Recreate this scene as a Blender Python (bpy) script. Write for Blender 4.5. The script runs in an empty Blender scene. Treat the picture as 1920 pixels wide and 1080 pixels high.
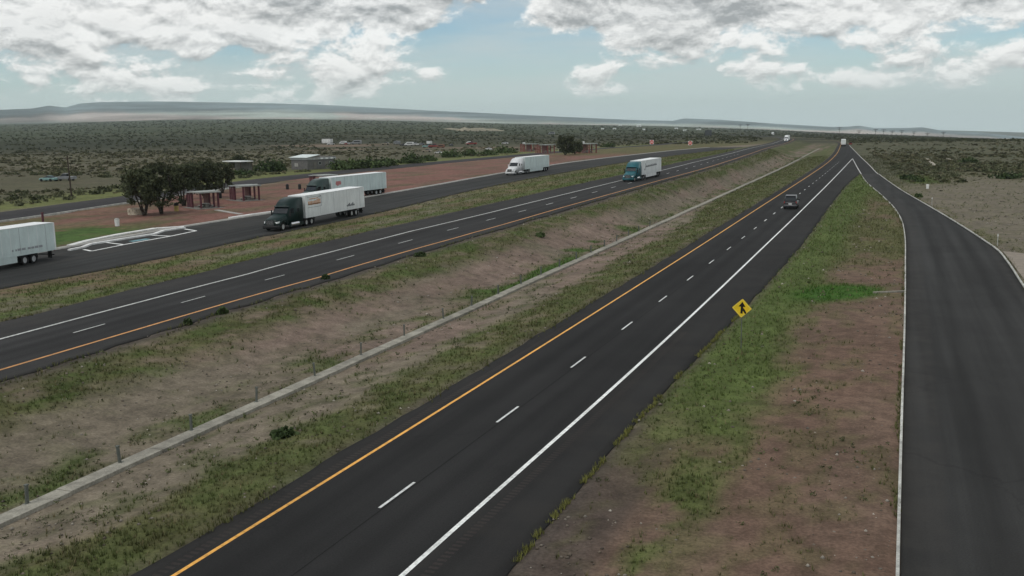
import bpy, bmesh, math, random
import numpy as np
from mathutils import Matrix, Vector

random.seed(7)
rng = np.random.default_rng(11)
scene = bpy.context.scene
COL = scene.collection

# ------------------------------------------------------------------ camera
# World axes: +Y runs along the eastbound carriageway, X across it.  The roadside
# camera stands on its mast at the origin, 14.85 m up.
TH = 0.36
FPX, ROLL, Y0, CAM_H = 1861.0, -math.atan(0.017), 238.0, 14.85
PITCH = math.atan((540.0 - Y0) * math.cos(ROLL) / FPX)


def _rot(v):
    x, y, z = v
    return np.array([x * math.cos(TH) - y * math.sin(TH), x * math.sin(TH) + y * math.cos(TH), z])


_f = np.array([0, math.cos(PITCH), -math.sin(PITCH)])
_u = np.array([0, math.sin(PITCH), math.cos(PITCH)])
_x = np.array([1.0, 0, 0])
CAM_R = _rot(math.cos(ROLL) * _x + math.sin(ROLL) * _u)
CAM_U = _rot(-math.sin(ROLL) * _x + math.cos(ROLL) * _u)
CAM_F = _rot(_f)
cam_data = bpy.data.cameras.new("camera")
cam_data.sensor_width = 36.0
cam_data.lens = 36.0 * FPX / 1920.0
cam_data.clip_start = 0.5
cam_data.clip_end = 60000.0
cam = bpy.data.objects.new("camera", cam_data)
COL.objects.link(cam)
m = Matrix.Identity(4)
for i in range(3):
    m[i][0], m[i][1], m[i][2] = CAM_R[i], CAM_U[i], -CAM_F[i]
m[2][3] = CAM_H
cam.matrix_world = m
scene.camera = cam

# ------------------------------------------------------------------ world / sun / exposure
SUN_EL, SUN_AZ = math.radians(60), math.radians(205)     # azimuth clockwise from +Y
world = bpy.data.worlds.new("World")
scene.world = world
world.use_nodes = True
NT = world.node_tree
NT.nodes.clear()


class NG:
    """tiny helper that writes shader math as calls"""

    def __init__(self, nt):
        self.nt = nt

    def n(self, t, **kw):
        node = self.nt.nodes.new(t)
        for k, v in kw.items():
            setattr(node, k, v)
        return node

    def put(self, sock, v):
        if isinstance(v, bpy.types.NodeSocket):
            self.nt.links.new(v, sock)
        else:
            if sock.type == 'RGBA' and isinstance(v, (tuple, list)) and len(v) == 3:
                v = (*v, 1.0)
            sock.default_value = v

    def m(self, op, a, b=0.0, c=None, clamp=False):
        nd = self.n('ShaderNodeMath', operation=op)
        nd.use_clamp = clamp
        self.put(nd.inputs[0], a)
        self.put(nd.inputs[1], b)
        if c is not None:
            self.put(nd.inputs[2], c)
        return nd.outputs[0]

    def ramp(self, x, lo, hi, a=0.0, b=1.0, smooth=True):
        nd = self.n('ShaderNodeMapRange')
        nd.interpolation_type = 'SMOOTHSTEP' if smooth else 'LINEAR'
        for i, v in enumerate((x, lo, hi, a, b)):
            self.put(nd.inputs[i], v)
        return nd.outputs[0]

    def mix(self, f, a, b, mode='MIX'):
        nd = self.n('ShaderNodeMix', data_type='RGBA', blend_type=mode)
        self.put(nd.inputs[0], f)
        self.put(nd.inputs[6], a)
        self.put(nd.inputs[7], b)
        return nd.outputs[2]

    def xyz(self, x, y, z):
        nd = self.n('ShaderNodeCombineXYZ')
        for i, v in enumerate((x, y, z)):
            self.put(nd.inputs[i], v)
        return nd.outputs[0]

    def sep(self, v):
        nd = self.n('ShaderNodeSeparateXYZ')
        self.put(nd.inputs[0], v)
        return nd.outputs

    def noise(self, vec, scale, detail=6.0, rough=0.55, lac=2.0, dist=0.0):
        nd = self.n('ShaderNodeTexNoise')
        nd.noise_dimensions = '3D'
        self.put(nd.inputs['Vector'], vec)
        nd.inputs['Scale'].default_value = scale
        nd.inputs['Detail'].default_value = detail
        nd.inputs['Roughness'].default_value = rough
        nd.inputs['Lacunarity'].default_value = lac
        nd.inputs['Distortion'].default_value = dist
        return nd.outputs[0]

    def curve(self, x, pts):
        """piecewise-linear function of a 0..1 value"""
        nd = self.n('ShaderNodeValToRGB')
        cr = nd.color_ramp
        cr.interpolation = 'EASE'
        while len(cr.elements) > 1:
            cr.elements.remove(cr.elements[-1])
        cr.elements[0].position = pts[0][0]
        cr.elements[0].color = (pts[0][1],) * 3 + (1,)
        for p, v in pts[1:]:
            e = cr.elements.new(p)
            e.color = (v, v, v, 1)
        self.put(nd.inputs[0], x)
        return nd.outputs[0]


w = NG(NT)
sky = w.n('ShaderNodeTexSky', sky_type='NISHITA')
sky.sun_disc = False
sky.sun_elevation = SUN_EL
sky.sun_rotation = SUN_AZ
sky.altitude = 1200.0
sky.air_density = 1.0
sky.dust_density = 1.6
sky.ozone_density = 1.5
SKY_STRENGTH = 0.105
dirv = w.n('ShaderNodeTexCoord').outputs['Generated']
dx, dy, dz = w.sep(dirv)
el = w.m('ARCSINE', dz)                                   # radians
az = w.m('SUBTRACT', w.m('ARCTAN2', dx, dy), -TH)         # 0 along the lens' heading
elp = w.m('MAXIMUM', el, 0.0)
# clouds: lumpy cumulus, base flattened, seen edge-on towards the horizon
px_ = w.m('MULTIPLY', az, 11.0)
py_ = w.m('MULTIPLY', w.m('POWER', elp, 0.9), 18.0)
DY = 0.13


def cloud_field(oy):
    v = w.xyz(px_, w.m('ADD', py_, oy), 3.7)
    big = w.noise(v, 0.42, 2.0, 0.5)
    med = w.noise(v, 1.25, 10.0, 0.62, dist=0.15)
    return w.m('ADD', w.m('MULTIPLY', big, 0.5), w.m('MULTIPLY', med, 0.62))


c0 = cloud_field(0.0)
c1 = cloud_field(DY)
# cover by height above the horizon (0..0.5 rad) and by bearing (a clear gap ahead)
cov_el = w.curve(w.m('MULTIPLY', elp, 2.0), [(0.0, 0.40), (0.05, 0.41), (0.06, 0.50), (0.085, 0.535), (0.10, 0.545), (0.14, 0.525), (0.165, 0.57), (0.205, 0.72), (0.25, 0.74), (0.32, 0.66), (0.6, 0.60), (1.0, 0.58)])
azn = w.m('ADD', w.m('MULTIPLY', az, 0.5), 0.5)           # +-1 rad -> 0..1
cov_az = w.curve(azn, [(0.0, 0.5), (0.25, 0.56), (0.37, 0.60), (0.455, 0.53), (0.480, 0.33), (0.508, 0.33), (0.525, 0.56), (0.60, 0.62), (0.7, 0.56), (1.0, 0.5)])
thr = w.m('SUBTRACT', 1.085, w.m('ADD', w.m('MULTIPLY', cov_el, 0.62), w.m('MULTIPLY', cov_az, 0.42)))
dens = w.ramp(w.m('SUBTRACT', c0, thr), -0.008, 0.062, 0.0, 0.93)
lit = w.m('ADD', 0.70, w.m('MULTIPLY', w.m('SUBTRACT', c0, c1), 9.0), clamp=True)
thick = w.ramp(w.m('SUBTRACT', c0, thr), 0.05, 0.30)
lit2 = w.m('SUBTRACT', lit, w.m('MULTIPLY', thick, 0.26), clamp=True)
cloud_col = w.mix(lit2, (0.36, 0.375, 0.38), (1.0, 1.0, 0.98))
# thin high veil
veil = w.ramp(w.noise(w.xyz(w.m('MULTIPLY', px_, 0.35), w.m('MULTIPLY', py_, 1.2), 9.1), 1.1, 5.0, 0.55), 0.34, 0.70, 0.0, 0.7)
sky_col = w.mix(1.0, sky.outputs[0], (SKY_STRENGTH,) * 3, 'MULTIPLY')
sky_col = w.mix(1.0, sky_col, (0.90, 1.0, 0.98), 'MULTIPLY')
sky_col = w.mix(veil, sky_col, (0.585, 0.635, 0.635))
# distant air: the sky pales to grey-teal in the last degrees
low = w.ramp(elp, 0.0, 0.085, 0.9, 0.0)
sky_col = w.mix(low, sky_col, (0.53, 0.63, 0.64))
final = w.mix(w.m('MULTIPLY', dens, w.ramp(elp, 0.008, 0.06, 0.35, 1.0)), sky_col, cloud_col)
bg = w.n('ShaderNodeBackground')
w.put(bg.inputs[0], final)
bg.inputs[1].default_value = 1.0
out = w.n('ShaderNodeOutputWorld')
NT.links.new(bg.outputs[0], out.inputs[0])
world.cycles.sampling_method = 'MANUAL'
world.cycles.sample_map_resolution = 512

sun_data = bpy.data.lights.new("sun", 'SUN')
sun_data.energy = 1.1
sun_data.angle = math.radians(12)
sun_data.color = (1.0, 0.96, 0.9)
sun = bpy.data.objects.new("sun", sun_data)
COL.objects.link(sun)
sd = Vector((math.sin(SUN_AZ) * math.cos(SUN_EL), math.cos(SUN_AZ) * math.cos(SUN_EL), math.sin(SUN_EL)))
sun.rotation_euler = sd.to_track_quat('Z', 'Y').to_euler()

vs = scene.view_settings
vs.view_transform = 'Standard'
vs.look = 'None'
vs.exposure = 0.0
vs.gamma = 1.0
vs.use_curve_mapping = False
scene.cycles.max_bounces = 5
scene.cycles.diffuse_bounces = 2
scene.cycles.glossy_bounces = 2
scene.cycles.volume_bounces = 1
scene.cycles.use_denoising = True

# ------------------------------------------------------------------ small tools


def sm(a, b, x):
    t = np.clip((np.asarray(x, float) - a) / (b - a), 0, 1)
    return t * t * (3 - 2 * t)


def _hash(ix, iy, seed):
    h = (ix.astype(np.int64) * 374761393 + iy.astype(np.int64) * 668265263 + seed * 974634777) & 0x7fffffff
    h = ((h ^ (h >> 13)) * 1274126177) & 0x7fffffff
    return ((h ^ (h >> 16)) & 0xffff) / 65535.0


def vnoise(x, y, seed=0):
    x = np.asarray(x, float); y = np.asarray(y, float)
    ix = np.floor(x); iy = np.floor(y)
    fx = x - ix; fy = y - iy
    fx = fx * fx * (3 - 2 * fx); fy = fy * fy * (3 - 2 * fy)
    a = _hash(ix, iy, seed); b = _hash(ix + 1, iy, seed)
    c = _hash(ix, iy + 1, seed); d = _hash(ix + 1, iy + 1, seed)
    return (a * (1 - fx) + b * fx) * (1 - fy) + (c * (1 - fx) + d * fx) * fy


def fbm(x, y, seed=0, oct=4):
    s = 0; a = 0.5; t = 0
    for o in range(oct):
        s = s + a * vnoise(x * 2 ** o + 17.3 * o, y * 2 ** o - 9.1 * o, seed + o)
        t += a; a *= 0.5
    return s / t


# the westbound side climbs gently with distance
ZV = ([0, 40, 80, 100, 112, 140, 170, 210, 300, 450, 640], [1.0, 1.0, 1.15, 1.8, 2.1, 2.4, 2.75, 3.2, 3.5, 3.1, 1.8])


def zw(v):
    return np.interp(v, *ZV)


def up(pts):
    """lines surveyed on a level plane 1.2 m up, moved onto the climbing ground"""
    r = []
    for v, u in pts:
        k = 1.0
        for i in range(60):
            k = .5 * k + .5 * (CAM_H - float(zw(v * k))) / 13.65
        r.append((v * k, u * k))
    return r


# measured lines of the place: x (across) as a function of y (along)
def L(pts):
    ys, xs = zip(*pts)
    ys = np.array(ys, float); xs = np.array(xs, float)
    # smooth cubic (Catmull-Rom / monotone-free Hermite) interpolation
    d = np.gradient(xs, ys)

    def f(v):
        v = np.asarray(v, float)
        i = np.clip(np.searchsorted(ys, v) - 1, 0, len(ys) - 2)
        h = ys[i + 1] - ys[i]
        t = np.clip((v - ys[i]) / h, -0.0, 1.0)
        r = (2 * t ** 3 - 3 * t ** 2 + 1) * xs[i] + (t ** 3 - 2 * t ** 2 + t) * h * d[i] + (-2 * t ** 3 + 3 * t ** 2) * xs[i + 1] + (t ** 3 - t ** 2) * h * d[i + 1]
        r = np.where(v < ys[0], xs[0] + (v - ys[0]) * d[0], r)
        r = np.where(v > ys[-1], xs[-1] + (v - ys[-1]) * d[-1], r)
        return r
    return f


eb_y = L([(-60, -22.6), (25, -22.1), (48, -21.75), (111, -21.1), (180, -20.7), (296, -20.0), (371, -19.9), (476, -21.3), (613, -25.4), (760, -31), (950, -44), (1200, -84), (1500, -160), (1900, -300)])
eb_w = L([(-60, -15.2), (28, -14.7), (50, -14.2), (130, -13.4), (227, -12.9), (424, -12.6)])
def rag(v, s):
    return (fbm(np.asarray(v, float) * .45, np.asarray(v, float) * 0, s, 4) - .5) * .38


eb_l = lambda v: eb_y(v) - np.interp(v, [0, 60, 200, 600], [1.3, 1.5, 1.6, 1.9]) + rag(v, 401)
wb_y = L(up([(-60, -46.6), (40, -48.4), (80, -49.5), (120, -50.5), (160, -51.2), (200, -51.7), (260, -52.2), (330, -53.0), (440, -56.5), (605, -62), (751, -65.5), (950, -81), (1200, -120), (1500, -195), (1900, -330)]))
wb_w = L(up([(-60, -51.5), (49, -55.9), (62, -56.7), (85, -58.0), (100, -58.7), (137, -59.7), (173, -60.4), (212, -61.2), (248, -62.0), (303, -63.2), (333, -63.9), (430, -65.8), (605, -70), (751, -73.5), (950, -89), (1200, -128), (1500, -203), (1900, -338)]))
wb_i = lambda v: wb_y(v) + np.interp(v, [0, 50, 120, 500], [2.1, 2.2, 1.8, 1.8]) + 2.2 * rag(v, 402)      # median-side pavement edge
wb_o_ = L(up([(-60, -55.5), (54, -60.9), (67, -61.9), (82, -63.0), (111, -64.8), (167, -66.6), (279, -68.6), (430, -70.5), (605, -74), (751, -77.2), (950, -92.5), (1200, -131.5), (1500, -206.5), (1900, -341.5)]))
wb_o = lambda v: wb_o_(v) + 1.5 * rag(v, 403)
rs_n = L(up([(-60, -66.5), (40, -73), (70, -74.5), (100, -75.6), (130, -77.2), (155, -79.5), (200, -85), (250, -88.4), (310, -90.2), (385, -89.6), (450, -86.5), (520, -81.5), (600, -75.5), (640, -74.5)]))
rs_f = L(up([(-60, -84), (60, -91), (91, -92.8), (115, -95.2), (142, -96.4), (187, -99.2), (236, -103.3), (289, -108), (394, -111), (526, -104), (600, -93), (640, -84)]))
bk_n = L(up([(-100, -128), (60, -130), (121, -133), (157, -140.6), (221, -153), (270, -159), (316, -160.5), (400, -160.5), (470, -160), (600, -152), (760, -140), (900, -140)]))
bk_f = lambda v: bk_n(v) - np.interp(v, [120, 160, 240, 350, 500, 800], [13, 12, 12, 11.5, 10, 8])
rp_l = L([(-60, 0.2), (33, 1.0), (49, 1.3), (79, 1.9), (109, 2.4), (140, 2.8), (158, 2.7), (180, 1.9), (212, -0.3), (259, -4.1), (300, -6.4), (424, -12.6)])
rp_r = L([(-60, 11.6), (60, 11.8), (97, 11.9), (115, 12.3), (124, 12.35), (136, 11.6), (159, 9.8), (188, 7.2), (229, 3.4), (264, 0.7), (298, -1.7), (359, -5.0), (439, -9.6), (564, -16.5), (666, -22.2), (800, -31), (950, -43), (1200, -83), (1500, -160)])
er_edge_ = L([(-60, -11.7), (29, -11.4), (54, -11.15), (76, -10.4), (120, -9.4), (193, -9.0), (260, -8.2), (300, -6.9)])
er_edge = lambda v: er_edge_(v) + rag(v, 404)
DRAIN = -32.9


def profile(u, v):
    """cross-section of the ground near the carriageways"""
    c = wb_y(v)
    z = -0.5 * sm(-25, -31, u) + (zw(v) + 0.5) * sm(np.minimum(c + 13, DRAIN - 1.2), c + 3.2, u)
    return z


# far ground: where the scrub plain ends below the hills (photo column, row)
FOOT = [(-500, 236), (0, 234), (150, 229.5), (300, 225), (500, 223), (640, 224.5), (800, 228), (960, 232), (1240, 236.5), (1440, 243), (1560, 249), (1700, 254), (1920, 264), (2500, 285)]
SKYL = [(-700, 214), (-500, 211), (-200, 208), (0, 206), (60, 203.5), (92, 198), (122, 201.5), (150, 194), (190, 191.2), (300, 190.2), (400, 191.8), (500, 193.5), (600, 196.5), (700, 201.5), (800, 207), (900, 211.5), (1000, 216.5), (1100, 221), (1200, 225.5), (1262, 226.5), (1282, 222), (1350, 224.5), (1440, 231), (1500, 234.5), (1560, 238), (1590, 237.5), (1610, 235.5), (1640, 240), (1700, 240), (1730, 238.5), (1765, 245), (1800, 246.5), (1830, 247), (1870, 252), (1920, 257), (2100, 262), (2500, 268)]


def ray(px, py):
    d = CAM_F + ((px - 960.0) / FPX) * CAM_R - ((py - 540.0) / FPX) * CAM_U
    return d


FWD = np.array([-math.sin(TH), math.cos(TH)])
LAT = np.array([math.cos(TH), math.sin(TH)])


def table(pts):
    s, t = [], []
    for q in pts:
        d = ray(*q)
        fw = d[0] * FWD[0] + d[1] * FWD[1]
        s.append((d[0] * LAT[0] + d[1] * LAT[1]) / fw)
        t.append(d[2] / fw)
    return np.array(s), np.array(t)


FS, FT = table(FOOT)
HS, HT = table(SKYL)


def ground_z(u, v):
    u = np.asarray(u, float); v = np.asarray(v, float)
    d = u * FWD[0] + v * FWD[1]
    l = u * LAT[0] + v * LAT[1]
    s = l / np.maximum(d, 50.0)
    z = profile(u, v)
    ze = CAM_H + 5000.0 * np.interp(s, FS, FT)
    k = np.clip((d - 700) / 4300, 0, 1.5)
    return z * (1 - sm(900, 1500, d)) + ze * k


def hit(px, py):
    """where the sight line through a photo point meets the ground"""
    d = ray(px, py); z = 0.0
    for i in range(60):
        t = (z - CAM_H) / d[2]
        z = 0.5 * z + 0.5 * float(ground_z(d[0] * t, d[1] * t))
    return Vector((d[0] * t, d[1] * t, z))


def at_depth(px, py, dist):
    d = ray(px, py)
    t = dist / (d[0] * FWD[0] + d[1] * FWD[1])
    return Vector((d[0] * t, d[1] * t, CAM_H + d[2] * t))


def gz(u, v):
    return float(ground_z(u, v))


# ------------------------------------------------------------------ materials
MATS = {}


def principled(name, color=(0.5, 0.5, 0.5), rough=0.8, metal=0.0, spec=0.3, var=0.0, vscale=3.0, bump=0.0, bscale=30.0, build=None, emit=None):
    mt = bpy.data.materials.new(name)
    mt.use_nodes = True
    nt = mt.node_tree
    g = NG(nt)
    b = nt.nodes['Principled BSDF']
    b.inputs['Roughness'].default_value = rough
    b.inputs['Metallic'].default_value = metal
    b.inputs['Specular IOR Level'].default_value = spec
    co = g.n('ShaderNodeTexCoord').outputs['Object']
    col = None
    if build:
        col = build(g, co, b)
    elif var > 0:
        nz = g.noise(co, vscale, 5.0, 0.6)
        f = g.ramp(nz, 0.3, 0.7, 1.0 - var, 1.0 + var)
        col = g.mix(1.0, color, g.xyz(f, f, f), 'MULTIPLY')
    if col is None:
        b.inputs['Base Color'].default_value = (*color, 1)
    else:
        g.put(b.inputs['Base Color'], col)
    if bump > 0:
        bp = g.n('ShaderNodeBump')
        bp.inputs['Strength'].default_value = bump
        bp.inputs['Distance'].default_value = 0.05
        g.put(bp.inputs['Height'], g.noise(co, bscale, 4.0, 0.6))
        nt.links.new(bp.outputs[0], b.inputs['Normal'])
    if emit:
        b.inputs['Emission Color'].default_value = (*emit[0], 1)
        b.inputs['Emission Strength'].default_value = emit[1]
    MATS[name] = mt
    return mt


def _world_pos(g):
    return g.n('ShaderNodeNewGeometry').outputs['Position']


def ground_col(g, co, b):
    at = g.n('ShaderNodeAttribute'); at.attribute_name = 'Col'
    p = _world_pos(g)
    n1 = g.noise(p, 0.9, 8.0, 0.68)
    n2 = g.noise(p, 7.0, 4.0, 0.65)
    n3 = g.noise(p, 0.12, 4.0, 0.6)
    f = g.m('MULTIPLY', g.ramp(n1, 0.30, 0.70, 0.72, 1.26), g.ramp(n2, 0.25, 0.75, 0.74, 1.24))
    f = g.m('MULTIPLY', f, g.ramp(n3, 0.3, 0.7, 0.88, 1.12))
    col = g.mix(1.0, at.outputs['Color'], g.xyz(f, f, f), 'MULTIPLY')
    # pebbles and little dark stones
    vo = g.n('ShaderNodeTexVoronoi'); g.put(vo.inputs['Vector'], p); vo.inputs['Scale'].default_value = 3.1
    st = g.ramp(vo.outputs['Distance'], 0.10, 0.17, 0.55, 0.0)
    sel = g.ramp(g.noise(p, 0.8, 3.0, 0.6), 0.52, 0.62)
    col = g.mix(g.m('MULTIPLY', st, sel), col, (0.05, 0.048, 0.03))
    bp = g.n('ShaderNodeBump'); bp.inputs['Strength'].default_value = 0.5; bp.inputs['Distance'].default_value = 0.12
    g.put(bp.inputs['Height'], g.m('ADD', n1, g.m('MULTIPLY', n2, 0.5)))
    g.nt.links.new(bp.outputs[0], b.inputs['Normal'])
    return col


principled('ground', rough=0.95, spec=0.1, build=ground_col)


def asphalt(name, base, streak=0.12, warm=(1.0, 0.995, 0.99), lanes=True):
    def build(g, co, b):
        p = _world_pos(g)
        x, y, z = g.sep(p)
        st = g.noise(g.xyz(g.m('MULTIPLY', x, 0.5), g.m('MULTIPLY', y, 0.012), 0.0), 1.0, 4.0, 0.6)
        pt = g.noise(p, 0.07, 5.0, 0.62)
        fine = g.noise(p, 14.0, 3.0, 0.6)
        f = g.m('MULTIPLY', g.ramp(st, 0.3, 0.7, 1 - streak, 1 + streak), g.ramp(pt, 0.3, 0.7, 0.86, 1.16))
        f = g.m('MULTIPLY', f, g.ramp(fine, 0.25, 0.75, 0.82, 1.18))
        c = tuple(base * k for k in warm)
        if lanes:
            at = g.n('ShaderNodeAttribute'); at.attribute_name = 'across'
            ac = at.outputs['Fac']
            n = g.noise(g.xyz(g.m('MULTIPLY', x, .8), g.m('MULTIPLY', y, .05), 3.0), 1.0, 3.0, .6)
            wave = g.m('COSINE', g.m('MULTIPLY', g.m('ADD', ac, g.m('MULTIPLY', n, .5)), 2 * math.pi / 1.85))
            inside = g.m('MULTIPLY', g.ramp(ac, -.1, .4), g.ramp(ac, 7.6, 7.1))
            f = g.m('MULTIPLY', f, g.m('ADD', 1.0, g.m('MULTIPLY', g.m('MULTIPLY', wave, inside), -.085)))
            dust = g.m('MULTIPLY', g.m('SUBTRACT', 1.0, inside), g.ramp(g.noise(p, .35, 5.0, .65), .35, .7, .1, .55))
            base_c = g.mix(1.0, c, g.xyz(f, f, f), 'MULTIPLY')
            col = g.mix(dust, base_c, (base * 1.6, base * 1.5, base * 1.38))
        else:
            col = g.mix(1.0, c, g.xyz(f, f, f), 'MULTIPLY')
        # sealed cracks and tar patches
        vo = g.n('ShaderNodeTexVoronoi'); vo.feature = 'DISTANCE_TO_EDGE'
        vo.inputs['Scale'].default_value = .11
        g.put(vo.inputs['Vector'], g.xyz(g.m('ADD', x, g.m('MULTIPLY', g.noise(p, .4, 3.0, .6), 4.0)), g.m('MULTIPLY', y, .55), 0.0))
        cr = g.m('MULTIPLY', g.ramp(vo.outputs['Distance'], .004, .010, 1.0, 0.0), g.ramp(g.noise(p, .03, 2.0, .5), .46, .58, 0.0, .22))
        return g.mix(cr, col, (base * .35,) * 3)
    return principled(name, rough=0.95, spec=0.10, build=build, bump=0.25, bscale=40)


asphalt('asphalt_eb', 0.024, 0.16)
asphalt('asphalt_wb', 0.034, 0.18)
asphalt('asphalt_ramp', 0.035, 0.24, (1.0, 1.0, 0.97))
asphalt('asphalt_rest', 0.038, 0.2, (0.98, 1.0, 0.98))
asphalt('asphalt_back', 0.042, 0.1, (1.02, 0.98, 1.0))
asphalt('asphalt_worn', 0.040, 0.2, (1.1, .96, .9), lanes=False)
asphalt('tar_seam', 0.012, 0.2, lanes=False)


def paint_mat(name, color, wear=0.25):
    def build(g, co, b):
        p = _world_pos(g)
        f = g.ramp(g.noise(p, 3.5, 6.0, 0.75), 0.36, 0.56, 1 - wear, 1.0)
        f2 = g.ramp(g.noise(p, 0.25, 3.0, 0.6), 0.3, 0.7, 0.85, 1.08)
        f = g.m('MULTIPLY', f, f2)
        return g.mix(1.0, color, g.xyz(f, f, f), 'MULTIPLY')
    return principled(name, rough=0.6, spec=0.35, build=build)


paint_mat('paint_white', (0.88, 0.89, 0.86), 0.34)
paint_mat('paint_dash', (0.72, 0.73, 0.71), 0.4)
paint_mat('paint_white_worn', (0.62, 0.63, 0.60), 0.4)
paint_mat('paint_yellow', (0.84, 0.42, 0.075), 0.4)
paint_mat('paint_yellow_old', (0.66, 0.31, 0.09), 0.35)
paint_mat('paint_blue', (0.16, 0.34, 0.38), 0.4)


def concrete(name, c, v=0.2):
    def build(g, co, b):
        p = _world_pos(g)
        f = g.m('MULTIPLY', g.ramp(g.noise(p, 1.2, 6.0, 0.65), 0.3, 0.7, 1 - v, 1 + v * 0.8), g.ramp(g.noise(p, 12.0, 3.0, 0.6), 0.3, 0.7, 0.82, 1.12))
        f = g.m('MULTIPLY', f, g.ramp(g.n('ShaderNodeObjectInfo').outputs['Random'], 0.0, 1.0, 0.86, 1.08, smooth=False))
        return g.mix(1.0, c, g.xyz(f, f, f), 'MULTIPLY')
    return principled(name, rough=0.9, spec=0.2, build=build, bump=0.2, bscale=18)


concrete('concrete', (0.29, 0.275, 0.23), .3)
concrete('concrete_tan', (0.25, 0.215, 0.175))
concrete('concrete_pale', (0.40, 0.39, 0.36))
concrete('concrete_curb', (0.50, 0.50, 0.46), 0.32)
concrete('curb_white', (0.80, 0.80, 0.78), 0.15)
concrete('concrete_dark', (0.20, 0.19, 0.17))
concrete('wall_gray', (0.17, 0.165, 0.16), 0.15)
concrete('band_pale', (0.46, 0.48, 0.48), 0.12)
concrete('roof_metal', (0.62, 0.68, 0.66), 0.08)
concrete('roof_slab', (0.34, 0.36, 0.34), 0.12)
principled('maroon', (0.105, 0.035, 0.045), 0.7, var=0.2)
principled('maroon_wall', (0.29, 0.165, 0.155), 0.85, var=0.15)
principled('brick_red', (0.22, 0.075, 0.065), 0.85, var=0.25)
principled('rubber', (0.012, 0.012, 0.012), 0.85)
principled('chassis', (0.02, 0.02, 0.021), 0.7)
principled('rim', (0.62, 0.63, 0.64), 0.35, metal=0.7, var=0.1)
principled('chrome', (0.7, 0.7, 0.7), 0.25, metal=0.9)
principled('glass', (0.012, 0.016, 0.02), 0.12, spec=0.5)
principled('lamp', (0.85, 0.87, 0.85), 0.2, spec=0.6)
principled('tail_red', (0.35, 0.015, 0.015), 0.4)
principled('headlight_on', (0.9, 0.9, 0.85), 0.3, emit=((1.0, 0.98, 0.92), 2.0))


def grimy(name, color, rough=0.45, grime=0.25, spec=0.35):
    def build(g, co, b):
        x, y, z = g.sep(co)
        n = g.noise(g.xyz(g.m('MULTIPLY', x, 0.6), g.m('MULTIPLY', y, 0.9), g.m('MULTIPLY', z, 0.35)), 1.6, 6.0, 0.62)
        f = g.ramp(n, 0.32, 0.68, 1 - grime, 1.05)
        d = g.ramp(z, 0.9, 2.2, 0.86, 1.0)
        f = g.m('MULTIPLY', f, d)
        return g.mix(1.0, color, g.xyz(f, f, f), 'MULTIPLY')
    return principled(name, rough=rough, spec=spec, build=build)


grimy('trailer_white', (0.74, 0.77, 0.76), 0.5, 0.10)
grimy('trailer_teal', (0.62, 0.72, 0.70), 0.5, 0.10)
grimy('trailer_roof', (0.84, 0.86, 0.85), 0.5, 0.14)
grimy('truck_green', (0.006, 0.022, 0.020), 0.4, 0.2, 0.22)
grimy('truck_greygreen', (0.03, 0.055, 0.05), 0.4, 0.2, 0.3)
grimy('truck_white', (0.74, 0.75, 0.75), 0.35, 0.12, 0.5)
grimy('truck_teal', (0.018, 0.12, 0.145), 0.4, 0.15, 0.3)
grimy('van_black', (0.022, 0.022, 0.024), 0.3, 0.15, 0.5)
grimy('van_roof', (0.11, 0.11, 0.115), 0.3, 0.1, 0.5)
principled('print_orange', (0.62, 0.34, 0.20), 0.6, var=0.2)
principled('print_dark', (0.10, 0.11, 0.12), 0.6)
principled('print_grey', (0.30, 0.32, 0.33), 0.6)
principled('print_red', (0.50, 0.20, 0.20), 0.6)
principled('sign_yellow', (0.88, 0.60, 0.02), 0.45, spec=0.4, var=0.05)
principled('sign_edge', (0.95, 0.78, 0.16), 0.45)
principled('sign_black', (0.012, 0.010, 0.010), 0.5)
principled('sign_red', (0.62, 0.06, 0.045), 0.5)
principled('sign_white', (0.82, 0.82, 0.80), 0.5)
principled('sign_back', (0.06, 0.065, 0.07), 0.6)
principled('galvanized', (0.20, 0.22, 0.21), 0.6, metal=0.3, var=0.15)
principled('post_green', (0.115, 0.125, 0.11), 0.65, var=0.2)
principled('wood_pole', (0.055, 0.042, 0.032), 0.9, var=0.25)
principled('bark', (0.045, 0.036, 0.028), 0.95, var=0.3, vscale=6)
principled('stone_wall', (0.46, 0.40, 0.31), 0.9, var=0.25, vscale=4, bump=0.4, bscale=6)
principled('plastic_white', (0.72, 0.72, 0.70), 0.5, var=0.08)
principled('barrel_yellow', (0.40, 0.30, 0.10), 0.7, var=0.2)
principled('shed_white', (0.82, 0.83, 0.80), 0.6, var=0.05)
for nm, c in (('white', (0.74, 0.74, 0.72)), ('red', (0.26, 0.035, 0.03)), ('blue', (0.05, 0.08, 0.16)), ('grey', (0.26, 0.27, 0.28)), ('tan', (0.34, 0.29, 0.21)), ('rust', (0.20, 0.085, 0.05)), ('dark', (0.025, 0.025, 0.03)), ('teal', (0.25, 0.42, 0.40))):
    grimy('scrap_' + nm, c, 0.55, 0.25)


def leaf_mat(name, attr=True, cols=((0.035, 0.05, 0.02), (0.09, 0.105, 0.045))):
    def build(g, co, b):
        if attr:
            a = g.n('ShaderNodeAttribute'); a.attribute_name = 'Col'
            c = a.outputs['Color']
        else:
            oi = g.n('ShaderNodeObjectInfo')
            c = g.mix(oi.outputs['Random'], cols[0], cols[1])
        isl = g.n('ShaderNodeNewGeometry').outputs['Random Per Island']
        f = g.ramp(isl, 0.0, 1.0, 0.62, 1.38, smooth=False)
        return g.mix(1.0, c, g.xyz(f, f, f), 'MULTIPLY')
    return principled(name, rough=0.8, spec=0.15, build=build)


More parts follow.
